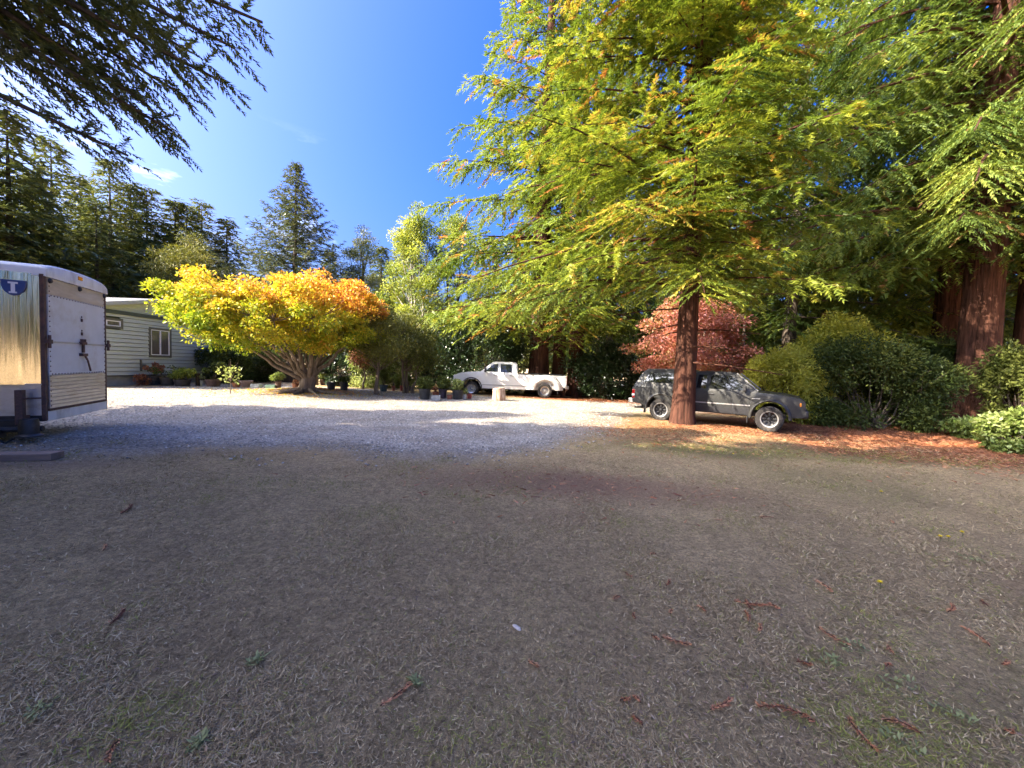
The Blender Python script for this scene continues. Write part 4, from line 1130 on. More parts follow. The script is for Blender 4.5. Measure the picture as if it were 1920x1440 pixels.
def wheel(rad, width, rim_m, ring_m, style='plain'):
    """wheel centred on its hub, outer face towards +y: tyre, rim, hub"""
    w = bpy.data.objects.new('wheel', None); COL.objects.link(w); w.empty_display_size = 0.2
    RX = Matrix.Rotation(R(-90), 4, 'X')
    h = width / 2; ri = rad * 0.64
    g = Geo()
    g.lathe([(ri, -h * 0.9), (rad * 0.80, -h), (rad * 0.95, -h * 0.95), (rad, -h * 0.75), (rad, h * 0.75), (rad * 0.95, h * 0.95), (rad * 0.80, h), (ri, h * 0.9), (ri, -h * 0.9)], 32, RX)
    for k in range(32):
        a = 2 * math.pi * k / 32
        for s in (-1, 1):
            g.box((math.cos(a + s * 0.05) * rad, s * h * 0.45, math.sin(a + s * 0.05) * rad), (0.012, h * 0.8, 0.035), Matrix.Rotation(-a - s * 0.05, 3, 'Y'))
    g.build('tyre', M['rubber'], w, smooth=35)
    g = Geo()
    if style == 'plain':
        g.lathe([(0.0, h * 0.30), (ri * 0.35, h * 0.34), (ri * 0.5, h * 0.15), (ri * 0.78, h * 0.05), (ri * 0.9, h * 0.2), (ri * 0.92, -h * 0.5), (0, -h * 0.5)], 28, RX)
        g.build('rim', M[rim_m], w, smooth=35)
    else:
        g.lathe([(0.0, h * 0.05), (ri * 0.55, h * 0.02), (ri * 0.86, h * 0.25), (ri * 0.9, -h * 0.5), (0, -h * 0.5)], 28, RX)
        for k in range(8):
            a = 2 * math.pi * k / 8
            g.box((math.cos(a) * ri * 0.62, h * 0.28, math.sin(a) * ri * 0.62), (ri * 0.55, h * 0.4, ri * 0.2), Matrix.Rotation(-a, 3, 'Y'))
        g.build('rim', M[rim_m], w, smooth=35, bevel=0.006)
    g = Geo()
    g.lathe([(ri * 0.86, h * 0.62), (ri * 0.90, h * 0.86), (ri * 1.01, h * 0.94), (ri * 1.02, h * 0.6), (ri * 0.9, h * 0.3), (ri * 0.86, h * 0.62)], 32, RX)
    g.build('rim_ring', M[ring_m], w, smooth=35)
    g = Geo()
    g.lathe([(0.0, h * 0.75), (ri * 0.2, h * 0.7), (ri * 0.25, h * 0.25), (0.0, h * 0.2)], 16, RX)
    for k in range(6):
        a = 2 * math.pi * k / 6
        g.box((math.cos(a) * ri * 0.36, h * 0.36, math.sin(a) * ri * 0.36), (0.022, 0.03, 0.022))
    g.build('hub', M[ring_m] if style != 'plain' else M[rim_m], w, smooth=35)
    return w
trailer()

# ------------------------------------------------------------------ vehicles
def arc(cx, cz, r, a0, a1, n=9):
    return [(cx + r * math.cos(R(a0 + (a1 - a0) * i / (n - 1))), cz + r * math.sin(R(a0 + (a1 - a0) * i / (n - 1)))) for i in range(n)]

def slab(prof, hw, shape, xc=(), zc=(), yc=(0.0, 0.55, 0.85)):
    """extrude a side outline across the car, cut it finely and let shape(x,y,z) give it tumblehome and rounding"""
    bm = bmesh.new()
    a = [bm.verts.new((x, -hw, z)) for x, z in prof]
    b = [bm.verts.new((x, hw, z)) for x, z in prof]
    f1 = bm.faces.new(a); f2 = bm.faces.new(list(reversed(b)))
    n = len(prof)
    for i in range(n):
        bm.faces.new((a[i], b[i], b[(i + 1) % n], a[(i + 1) % n]))
    bmesh.ops.triangulate(bm, faces=[f1, f2])
    def cut(co, no):
        bmesh.ops.bisect_plane(bm, geom=bm.verts[:] + bm.edges[:] + bm.faces[:], plane_co=co, plane_no=no, dist=1e-5)
    for x in xc: cut((x, 0, 0), (1, 0, 0))
    for z in zc: cut((0, 0, z), (0, 0, 1))
    for y in yc:
        cut((0, y * hw, 0), (0, 1, 0))
        if y: cut((0, -y * hw, 0), (0, 1, 0))
    for v in bm.verts:
        v.co = Vector(shape(*v.co))
    bmesh.ops.recalc_face_normals(bm, faces=bm.faces)
    return bm

def bm_obj(name, bm, mat, parent, smooth=32, bevel=0.0):
    me = bpy.data.meshes.new(name)
    bmesh.ops.dissolve_degenerate(bm, edges=bm.edges[:], dist=1e-5)
    bm.to_mesh(me); bm.free()
    me.polygons.foreach_set('use_smooth', [True] * len(me.polygons))
    me.set_sharp_from_angle(angle=R(smooth))
    o = link(name, me, mat, parent)
    if bevel:
        b = o.modifiers.new('bevel', 'BEVEL'); b.width = bevel; b.segments = 3; b.limit_method = 'ANGLE'; b.angle_limit = R(38)
        b.harden_normals = False
    return o

def side_panel(name, poly, sides, hw, shape, mat, parent, off=0.006, xc=(), zc=(), th=0.02):
    """a panel that follows the body side, standing off by `off`"""
    res = []
    for s in sides:
        bm = bmesh.new()
        vs = [bm.verts.new((x, s * hw, z)) for x, z in poly]
        f = bm.faces.new(vs)
        bmesh.ops.triangulate(bm, faces=[f])
        for x in xc: bmesh.ops.bisect_plane(bm, geom=bm.verts[:] + bm.edges[:] + bm.faces[:], plane_co=(x, 0, 0), plane_no=(1, 0, 0), dist=1e-5)
        for z in zc: bmesh.ops.bisect_plane(bm, geom=bm.verts[:] + bm.edges[:] + bm.faces[:], plane_co=(0, 0, z), plane_no=(0, 0, 1), dist=1e-5)
        for v in bm.verts:
            v.co = Vector(shape(*v.co)) + Vector((0, s * off, 0))
        ex = bmesh.ops.extrude_face_region(bm, geom=bm.faces[:])
        for e in ex['geom']:
            if isinstance(e, bmesh.types.BMVert): e.co.y -= s * th
        bmesh.ops.recalc_face_normals(bm, faces=bm.faces)
        res.append(bm_obj(name, bm, mat, parent, 40))
    return res

def quad_panel(name, pts, mat, parent, th=0.012):
    """a four-cornered sheet with thickness (windscreens, lamps)"""
    p = [Vector(q) for q in pts]
    n = (p[1] - p[0]).cross(p[3] - p[0]).normalized() * th
    g = Geo(); g.add(p + [q - n for q in p], [(0, 1, 2, 3), (7, 6, 5, 4)] + [(i, (i + 1) % 4, 4 + (i + 1) % 4, 4 + i) for i in range(4)])
    return g.build(name, mat, parent)

XC = tuple(np.arange(-1.4, 5.4, 0.22)); ZC = tuple(np.arange(0.45, 2.0, 0.11))

def white_pickup():
    q = at(1020.6, 746, 21.3)
    root = thing('pickup_truck', 'white four-door pickup with long bed and wide rear fenders parked before the redwood clump', 'pickup', (q.x, q.y + 1.0, gz(q.x, q.y + 0.2) + 0.0), math.pi)
    hw = 0.99
    def shp(x, y, z):
        s = 1.0
        if x > 4.2: s *= 1 - 0.10 * ((x - 4.2) / 0.95) ** 2
        t = (z - 0.85) / 0.6
        s *= 1 - 0.035 * t * t
        if z > 1.3: s *= 1 - 0.32 * (z - 1.3)
        zz = z
        if z > 1.0: zz = z - 0.03 * (abs(y) / hw) ** 3
        return (x, y * s, zz)
    body = [(-1.2, 0.62), (-1.2, 1.27), (1.50, 1.28), (1.54, 1.30), (3.52, 1.36), (3.75, 1.36), (4.4, 1.31), (4.85, 1.22), (5.05, 1.10), (5.12, 0.85), (5.10, 0.55), (4.65, 0.45)]
    body += arc(4.07, 0.42, 0.54, 4, 176)
    body += [(3.5, 0.42), (0.60, 0.42)] + arc(0.0, 0.42, 0.56, 2, 178) + [(-0.62, 0.48)]
    bm_obj('body', slab(body, hw, shp, XC, ZC), M['ram_white'], root, 34, 0.025)
    # cab
    cab = [(1.54, 1.28), (1.56, 1.84), (1.66, 1.92), (1.9, 1.945), (2.75, 1.94), (2.95, 1.90), (3.62, 1.35), (3.55, 1.28)]
    bm_obj('cab', slab(cab, hw - 0.015, shp, XC, ZC), M['ram_white'], root, 34, 0.035)
    # glass
    zc = (1.45, 1.6, 1.75)
    g1 = [(2.62, 1.37), (3.32, 1.40), (2.96, 1.76), (2.82, 1.82), (2.62, 1.83)]
    g2 = [(1.84, 1.37), (2.48, 1.37), (2.48, 1.83), (1.95, 1.83), (1.86, 1.78)]
    side_panel('front_window', g1, (-1, 1), hw - 0.015, shp, M['glass'], root, 0.004, zc=zc)
    side_panel('rear_window', g2, (-1, 1), hw - 0.015, shp, M['glass'], root, 0.004, zc=zc)
    quad_panel('windscreen', [(3.60, -0.80, 1.395), (3.60, 0.80, 1.395), (3.00, 0.68, 1.885), (3.00, -0.68, 1.885)], M['glass'], root)
    quad_panel('back_window', [(1.535, 0.7, 1.42), (1.535, -0.7, 1.42), (1.545, -0.62, 1.8), (1.545, 0.62, 1.8)], M['glass'], root)
    # doors with handles
    for nm, x0, x1 in (('front_door', 2.56, 3.46), ('rear_door', 1.66, 2.53)):
        for s, d in zip((-1, 1), side_panel(nm, [(x0, 0.50), (x1, 0.50), (x1, 1.30), (x0, 1.30)], (-1, 1), hw, shp, M['ram_white'], root, 0.008, XC, ZC)):
            hx = x0 + 0.12
            g = Geo(); g.box((hx + 0.08, s * (hw + 0.02), 1.17), (0.20, 0.035, 0.045)); g.build('door_handle', M['bumper_grey'], d, bevel=0.01)
    side_panel('sill_moulding', [(0.75, 0.60), (3.48, 0.60), (3.48, 0.645), (0.75, 0.645)], (-1, 1), hw, shp, M['bumper_grey'], root, 0.022, XC)
    for s in (-1, 1):
        g = Geo(); g.box((3.30, s * (hw + 0.17), 1.45), (0.12, 0.20, 0.26)); g.box((3.36, s * (hw + 0.03), 1.40), (0.06, 0.2, 0.05)); g.build('wing_mirror', M['black_plastic'], root, bevel=0.03)
    # wide dually fenders
    for s in (-1, 1):
        g = Geo(); n = 15
        vs = []
        for i in range(n):
            a = R(-2 + 184 * i / (n - 1))
            for (r, y) in ((0.565, 0.98), (0.57, 1.17), (0.62, 1.205), (0.72, 1.19), (0.86, 1.05), (0.92, 0.96)):
                vs.append((math.cos(a) * r * (1.12 if r > 0.7 else 1.0), s * y, max(0.44, 0.42 + math.sin(a) * r * (0.92 if r > 0.7 else 1.0))))
        fs = [(i * 6 + j, i * 6 + j + 1, (i + 1) * 6 + j + 1, (i + 1) * 6 + j) for i in range(n - 1) for j in range(5)]
        g.add(vs, fs)
        g.build('rear_fender', M['ram_white'], root, smooth=50)
        g = Geo(); vs = []
        for i in range(19):
            t = R(2 + 176 * i / 18)
            vs += [(4.07 + math.cos(t) * r, s * (hw - 0.012 + y), 0.42 + math.sin(t) * r) for r, y in ((0.545, -0.03), (0.60, -0.03), (0.60, 0.03), (0.545, 0.03))]
        g.add(vs, [(i * 4 + j, i * 4 + (j + 1) % 4, (i + 1) * 4 + (j + 1) % 4, (i + 1) * 4 + j) for i in range(18) for j in range(4)])
        g.build('wheel_arch', M['black_plastic'], root, smooth=40)
    # bed interior and rails
    g = Geo(); g.box((0.16, 0, 1.285), (2.55, 1.60, 0.012)); g.build('bed_liner', M['black_plastic'], root)
    for s in (-1, 1):
        g = Geo(); g.box((0.16, s * 0.885, 1.295), (2.66, 0.12, 0.035)); g.build('bed_rail', M['black_plastic'], root, bevel=0.01)
    # front and back
    g = Geo(); g.box((5.10, 0, 0.62), (0.20, 1.78, 0.26)); g.build('front_bumper', M['steel_rim'], root, bevel=0.05)
    g = Geo(); g.box((5.085, 0, 0.97), (0.08, 1.0, 0.36)); g.build('grille', M['steel_rim'], root, bevel=0.03)
    for s in (-1, 1):
        g = Geo(); g.box((5.02, s * 0.72, 0.98), (0.16, 0.34, 0.26)); g.build('headlight', M['clear_lens'], root, bevel=0.04)
        g = Geo(); g.box((-1.19, s * 0.89, 1.02), (0.08, 0.15, 0.42)); g.build('tail_light', M['red_lens'], root, bevel=0.02)
        g = Geo(); g.box((-0.72, s * 0.98, 0.40), (0.02, 0.28, 0.34)); g.build('mud_flap', M['black_plastic'], root)
    g = Geo(); g.box((-1.24, 0, 0.60), (0.22, 1.84, 0.18)); g.build('rear_bumper', M['bumper_grey'], root, bevel=0.03)
    g = Geo(); g.box((2.0, 0, 0.44), (5.6, 1.0, 0.16)); g.box((0, 0, 0.4), (0.16, 1.7, 0.16)); g.box((4.07, 0, 0.4), (0.16, 1.6, 0.14)); g.build('chassis', M['black_steel'], root)
    for x in (0.0, 4.07):
        for s in (-1, 1):
            w_ = wheel(0.395, 0.25, 'bumper_grey', 'steel_rim', 'spoke' if x else 'plain'); w_.parent = root
            w_.location = (x, s * (1.05 if x == 0 else 0.86), 0.39); w_.rotation_euler = (0, 0, 0 if s > 0 else math.pi)
    g = Geo(); g.tube([(3.66, -0.78, 1.36), (3.64, -0.80, 2.1)], [0.006, 0.003], 5); g.build('aerial', M['black_plastic'], root)
white_pickup()

def grey_pickup():
    a = ground_at(1243, 788); b = ground_at(1435, 809)
    d = (b - a); d.z = 0
    ang = math.atan2(d.y, d.x)
    wb = 3.18
    n = Vector((-math.sin(ang), math.cos(ang), 0))           # to the far side of the car
    o = (a + b) / 2 - d.normalized() * wb / 2 + n * 0.80
    root = thing('pickup_truck', 'dark grey compact pickup with a canopy over its bed, parked behind the redwood trunk', 'pickup', (o.x, o.y, gz(o.x, o.y) + 0.01), ang)
    hw = 0.875
    def shp(x, y, z):
        s = 1.0
        if x > 3.2: s *= 1 - 0.16 * ((x - 3.2) / 0.9) ** 2
        if x < -0.6: s *= 1 - 0.06 * ((-0.6 - x) / 0.5) ** 2
        s *= 1 - 0.04 * ((z - 0.82) / 0.5) ** 2
        if z > 1.12: s *= 1 - 0.30 * (z - 1.12)
        zz = z - (0.03 * (abs(y) / hw) ** 3 if z > 0.95 else 0)
        return (x, y * s, zz)
    body = [(-1.02, 0.58), (-1.04, 1.12), (1.05, 1.13), (2.55, 1.15), (2.85, 1.15), (3.5, 1.11), (3.9, 1.04), (4.03, 0.92), (4.06, 0.62), (4.0, 0.46), (3.72, 0.44)]
    body += arc(3.18, 0.40, 0.49, 4, 176)
    body += [(2.66, 0.42), (0.52, 0.42)] + arc(0.0, 0.40, 0.49, 2, 178) + [(-0.52, 0.46)]
    bm_obj('body', slab(body, hw, shp, XC, ZC), M['grey_paint'], root, 34, 0.03)
    cab = [(1.02, 1.12), (1.02, 1.66), (1.10, 1.71), (1.35, 1.735), (2.0, 1.73), (2.2, 1.69), (2.86, 1.15), (2.75, 1.10)]
    bm_obj('cab', slab(cab, hw - 0.02, shp, XC, ZC), M['grey_paint'], root, 34, 0.035)
    can = [(-1.00, 1.125), (-0.98, 1.20), (-0.72, 1.66), (-0.60, 1.74), (-0.2, 1.765), (0.7, 1.765), (0.97, 1.74), (1.00, 1.125)]
    bm_obj('canopy', slab(can, hw - 0.03, shp, XC, ZC), M['grey_paint'], root, 34, 0.04)
    zc = (1.35, 1.5, 1.6)
    side_panel('canopy_window', [(-0.66, 1.30), (0.80, 1.28), (0.80, 1.62), (-0.48, 1.63)], (-1, 1), hw - 0.03, shp, M['glass'], root, 0.005, zc=zc)
    side_panel('canopy_window_divider', [(0.34, 1.285), (0.37, 1.285), (0.37, 1.625), (0.34, 1.625)], (-1, 1), hw - 0.03, shp, M['black_plastic'], root, 0.010, zc=zc)
    side_panel('door_window', [(1.50, 1.19), (2.56, 1.19), (2.20, 1.54), (2.07, 1.62), (1.52, 1.63)], (-1, 1), hw - 0.02, shp, M['glass'], root, 0.005, zc=zc)
    side_panel('quarter_window', [(1.10, 1.20), (1.40, 1.19), (1.40, 1.62), (1.14, 1.62)], (-1, 1), hw - 0.02, shp, M['glass'], root, 0.005, zc=zc)
    quad_panel('windscreen', [(2.835, -0.70, 1.19), (2.835, 0.70, 1.19), (2.26, 0.62, 1.66), (2.26, -0.62, 1.66)], M['glass'], root)
    for s in (-1, 1):
        g = Geo(); g.tube([(2.85, s * 0.77, 1.165), (2.55, s * 0.735, 1.42), (2.25, s * 0.70, 1.665)], [0.022] * 3, 6); g.build('windscreen_pillar', M['bumper_grey'], root, smooth=40)
    quad_panel('tailgate_window', [(-0.985, 0.62, 1.24), (-0.985, -0.62, 1.24), (-0.75, -0.56, 1.62), (-0.75, 0.56, 1.62)], M['glass'], root)
    for s, dd in zip((-1, 1), side_panel('door', [(1.42, 0.52), (2.62, 0.52), (2.66, 1.14), (1.42, 1.14)], (-1, 1), hw, shp, M['grey_paint'], root, 0.008, XC, ZC)):
        g = Geo(); g.box((1.56, s * (hw + 0.012), 1.0), (0.18, 0.03, 0.05)); g.build('door_handle', M['black_plastic'], dd, bevel=0.01)
        g = Geo(); g.box((2.50, s * (hw + 0.10), 1.23), (0.10, 0.16, 0.17)); g.box((2.54, s * (hw + 0.0), 1.19), (0.05, 0.14, 0.05)); g.build('wing_mirror', M['black_plastic'], root, bevel=0.025)
    side_panel('side_moulding', [(0.56, 0.70), (2.66, 0.70), (2.66, 0.735), (0.56, 0.735)], (-1, 1), hw, shp, M['bumper_grey'], root, 0.016, XC)
    side_panel('lower_cladding', [(0.56, 0.435), (2.63, 0.435), (2.66, 0.62), (0.54, 0.62)], (-1, 1), hw, shp, M['black_plastic'], root, 0.012, XC)
    side_panel('badge', [(2.70, 0.93), (2.92, 0.93), (2.92, 0.95), (2.70, 0.95)], (-1, 1), hw, shp, M['bumper_grey'], root, 0.010, XC)
    for s in (-1, 1):
        for x in (0.0, 3.18):
            g = Geo(); n_ = 17; vs = []
            for i in range(n_):
                t = R(-4 + 188 * i / (n_ - 1))
                for (r, y) in ((0.475, hw - 0.10), (0.475, hw + 0.012), (0.50, hw + 0.03), (0.55, hw + 0.005), (0.56, hw - 0.03)):
                    y2 = y * (1 - 0.16 * max(0, (x + math.cos(t) * r - 3.2) / 0.9) ** 2)
                    vs.append((x + math.cos(t) * r, s * y2, 0.40 + math.sin(t) * r))
            g.add(vs, [(i * 5 + j, i * 5 + j + 1, (i + 1) * 5 + j + 1, (i + 1) * 5 + j) for i in range(n_ - 1) for j in range(4)])
            g.build('fender_flare', M['grey_paint'], root, smooth=50)
        g = Geo(); g.box((-0.985, s * 0.79, 0.93), (0.10, 0.13, 0.15)); g.box((-0.985, s * 0.79, 0.74), (0.10, 0.13, 0.07)); g.build('tail_light', M['red_lens'], root, bevel=0.015)
        g = Geo(); g.box((-0.99, s * 0.79, 0.815), (0.10, 0.128, 0.07)); g.build('reversing_light', M['clear_lens'], root, bevel=0.01)
        g = Geo(); g.box((3.93, s * 0.60, 0.85), (0.12, 0.30, 0.17)); g.build('headlight', M['clear_lens'], root, bevel=0.03)
        g = Geo(); g.box((3.86, s * 0.755, 0.83), (0.17, 0.07, 0.12)); g.build('indicator', M['amber_lens'], root, bevel=0.02)
        g = Geo(); g.box((-0.58, s * 0.76, 0.34), (0.02, 0.22, 0.26)); g.build('mud_flap', M['black_plastic'], root)
        g = Geo(); g.box((2.6, s * 0.76, 0.33), (0.02, 0.22, 0.26)); g.build('mud_flap', M['black_plastic'], root)
    g = Geo(); g.box((4.03, 0, 0.56), (0.20, 1.50, 0.24)); g.build('front_bumper', M['black_plastic'], root, bevel=0.06)
    g = Geo(); g.box((4.015, 0, 0.84), (0.06, 0.86, 0.18)); g.build('grille', M['black_plastic'], root, bevel=0.02)
    g = Geo(); g.box((-1.10, 0, 0.60), (0.18, 1.58, 0.16)); g.build('rear_bumper', M['bumper_grey'], root, bevel=0.03)
    g = Geo(); g.box((1.4, 0, 0.44), (4.4, 0.9, 0.14)); g.box((0, 0, 0.37), (0.14, 1.5, 0.14)); g.box((3.18, 0, 0.37), (0.14, 1.5, 0.14)); g.tube([(-0.7, -0.5, 0.36), (-1.0, -0.62, 0.36)], [0.035] * 2, 8); g.build('chassis', M['black_steel'], root)
    for x in (0.0, 3.18):
        for s in (-1, 1):
            w_ = wheel(0.37, 0.25, 'dark_rim', 'dull_rim', 'spoke'); w_.parent = root
            w_.location = (x, s * 0.79, 0.362); w_.rotation_euler = (0, 0, 0 if s > 0 else math.pi)
            for c_ in w_.children:
                if c_.name.startswith('hub'): c_.data.materials[0] = M['dark_rim']
    root.scale = (1, 1, 1.04)
grey_pickup()

# ------------------------------------------------------------------ house
def house():
    X = -17.5
    Y0, Y1, YP = 15.6, 22.8, 19.2
    zg = gz(X, 18) - 0.05
    root = thing('house', 'grey-green lap-sided house gable with white-framed window at the left', 'house', (X, Y0, zg))
    # local: x out of the wall, y along the wall, z up
    Ly = Y1 - Y0
    zf = 0.52                                  # top of the foundation
    ze = 3.42 - zg                             # eave trim
    zr = ze + 0.20 * (YP - Y0) + 0.12          # ridge
    g = Geo(); g.box((-4.0, Ly / 2, zf / 2), (7.96, Ly - 0.06, zf)); g.build('foundation', M['concrete'], root)
    g = Geo(); g.box((-4.0, Ly / 2, (zf + ze) / 2), (7.90, Ly - 0.08, ze - zf)); g.build('wall_core', M['trim_green'], root)
    # openings measured on the wall
    def onwall(px, py):
        d_ = CAM_R @ Vector(((px - 960) / F, -(py - 720) / F, -1)); t = X / d_.x; p_ = EYE + d_ * t
        return p_.y - Y0, p_.z - zg
    wy0, wz1 = onwall(281, 617); wy1, wz0 = onwall(317, 667)
    sy1, sz1 = onwall(225, 602); sy0, sz0 = 0.35, onwall(223, 613)[1]
    wins = [(wy0, wy1, wz0, wz1), (sy0, sy1, sz0, sz1)]
    # lap boards, each its own piece, cut round the windows
    nb = 15; bh = (ze - zf) / nb
    for i in range(nb):
        z = zf + i * bh
        segs = [(0.0, Ly)]
        for (a, b, c, d) in wins:
            if z + bh > c and z < d:
                ns = []
                for (s0, s1) in segs:
                    if a > s0: ns.append((s0, min(a, s1)))
                    if b < s1: ns.append((max(b, s0), s1))
                segs = ns
        for (s0, s1) in segs:
            if s1 - s0 < 0.03: continue
            g = Geo()
            vs = [(-0.02, s0, z), (0.045, s0, z - 0.008), (0.010, s0, z + bh - 0.026), (-0.02, s0, z + bh - 0.026), (-0.02, s1, z), (0.045, s1, z - 0.008), (0.010, s1, z + bh - 0.026), (-0.02, s1, z + bh - 0.026)]
            g.add(vs, [(0, 1, 2, 3), (7, 6, 5, 4), (0, 4, 5, 1), (1, 5, 6, 2), (2, 6, 7, 3), (3, 7, 4, 0)])
            g.build('siding_board', M['siding'], root)
    # gable triangle with its own boards
    def rake(y): return ze + 0.10 + 0.20 * (min(y, 2 * (YP - Y0) - y))
    g = Geo(); k = YP - Y0
    tri = [(0.0, ze + 0.02), (2 * k, ze + 0.02), (2 * k, ze + 0.06), (k, rake(k) - 0.05), (0.0, ze + 0.06)]
    g.add([(0.0, y, z) for y, z in tri] + [(-0.12, y, z) for y, z in tri], [(0, 1, 2, 3, 4), (9, 8, 7, 6, 5)] + [(i, (i + 1) % 5, 5 + (i + 1) % 5, 5 + i) for i in range(5)])
    g.build('gable', M['siding'], root)
    # trim, fascia, roof
    g = Geo(); g.box((0.045, Ly / 2, ze + 0.01), (0.07, Ly + 0.1, 0.16)); g.build('eave_trim', M['trim_green'], root, bevel=0.005)
    for s in (0, 1):
        ya, yb = (-0.5, k + 0.02) if s == 0 else (2 * k + 0.5, k - 0.02)
        za, zb_ = rake(-0.5) + 0.03, rake(k) + 0.05
        g = Geo(); x0, x1 = 0.25, -8.3
        sec = [(0.0, 0.0), (0.12, 0.0)]
        g.add([(x0, ya, za), (x0, yb, zb_), (x1, yb, zb_), (x1, ya, za), (x0, ya, za + 0.09), (x0, yb, zb_ + 0.09), (x1, yb, zb_ + 0.09), (x1, ya, za + 0.09)], [(0, 1, 2, 3), (7, 6, 5, 4), (0, 4, 5, 1), (2, 6, 7, 3), (0, 3, 7, 4), (1, 5, 6, 2)])
        rf = g.build('roof', M['roofing'], root)
        g = Geo(); g.add([(x0 + 0.03, ya, za - 0.06), (x0 + 0.03, yb, zb_ - 0.06), (x0 + 0.03, yb, zb_ + 0.07), (x0 + 0.03, ya, za + 0.07), (x0 + 0.002, ya, za - 0.06), (x0 + 0.002, yb, zb_ - 0.06), (x0 + 0.002, yb, zb_ + 0.07), (x0 + 0.002, ya, za + 0.07)], [(0, 1, 2, 3), (7, 6, 5, 4), (0, 4, 5, 1), (2, 6, 7, 3), (0, 3, 7, 4), (1, 5, 6, 2)])
        g.build('fascia', M['fascia'], rf)
    g = Geo(); g.box((0.035, Ly / 2, zf - 0.03), (0.04, Ly, 0.06)); g.build('base_trim', M['trim_olive'], root)
    g = Geo(); g.box((0.03, 0.05, (zf + ze) / 2), (0.05, 0.10, ze - zf)); g.build('corner_board', M['trim_olive'], root)
    # windows
    for (a, b, c, d) in wins:
        w = thing('window', None, None, (0, 0, 0)); w.parent = root
        t = 0.10
        g = Geo()
        g.box((0.03, a - t / 2 + 0.01, (c + d) / 2), (0.05, t, d - c + 2 * t)); g.box((0.03, b + t / 2 - 0.01, (c + d) / 2), (0.05, t, d - c + 2 * t))
        g.box((0.028, (a + b) / 2, d + t / 2 - 0.01), (0.05, b - a, t)); g.box((0.035, (a + b) / 2, c - t / 2 + 0.01), (0.07, b - a, t))
        g.build('casing', M['trim_olive'], w)
        g = Geo(); f = 0.05
        g.box((0.02, a + f / 2, (c + d) / 2), (0.05, f, d - c)); g.box((0.02, b - f / 2, (c + d) / 2), (0.05, f, d - c)); g.box((0.018, (a + b) / 2, d - f / 2), (0.05, b - a - 2 * f, f)); g.box((0.018, (a + b) / 2, c + f / 2), (0.05, b - a - 2 * f, f)); g.box((0.022, (a + b) / 2, (c + d) / 2), (0.052, f * 1.1, d - c - 2 * f))
        g.build('sash', M['vinyl'], w)
        mid = (a + b) / 2
        for (y0, y1) in ((a + f, mid - f * 0.55), (mid + f * 0.55, b - f)):
            g = Geo(); g.box((0.006, (y0 + y1) / 2, (c + d) / 2), (0.012, y1 - y0, d - c - 2 * f)); g.build('pane', M['window_glass'], w)
    # hose tap and bib on the wall
    ty, tz = onwall(262, 685)
    g = Geo(); g.box((0.06, ty, tz), (0.07, 0.06, 0.55)); g.box((0.10, ty + 0.08, tz - 0.02), (0.10, 0.18, 0.14)); g.build('meter_pipe', M['trim_olive'], root, bevel=0.01)
house()

# wooden fence behind the maple
def fence():
    a = at(432, 720, 24.5); b = at(560, 724, 24.5)
    root = thing('wooden_fence', 'dark weathered plank fence in the shade behind the maple trunk', 'fence', (a.x, a.y, gz(a.x, a.y)))
    rr = random.Random(4)
    n = 26; L = b.x - a.x
    for i in range(n):
        h = 1.55 + rr.uniform(-0.04, 0.04)
        g = Geo(); g.box((L * (i + 0.5) / n, rr.uniform(-0.01, 0.01), h / 2 - 0.05), (L / n - 0.012, 0.022, h)); g.build('plank', M['fence_wood'], root)
    for z in (0.35, 1.25):
        g = Geo(); g.box((L / 2, 0.045, z), (L, 0.05, 0.09)); g.build('rail', M['fence_wood'], root)
fence()

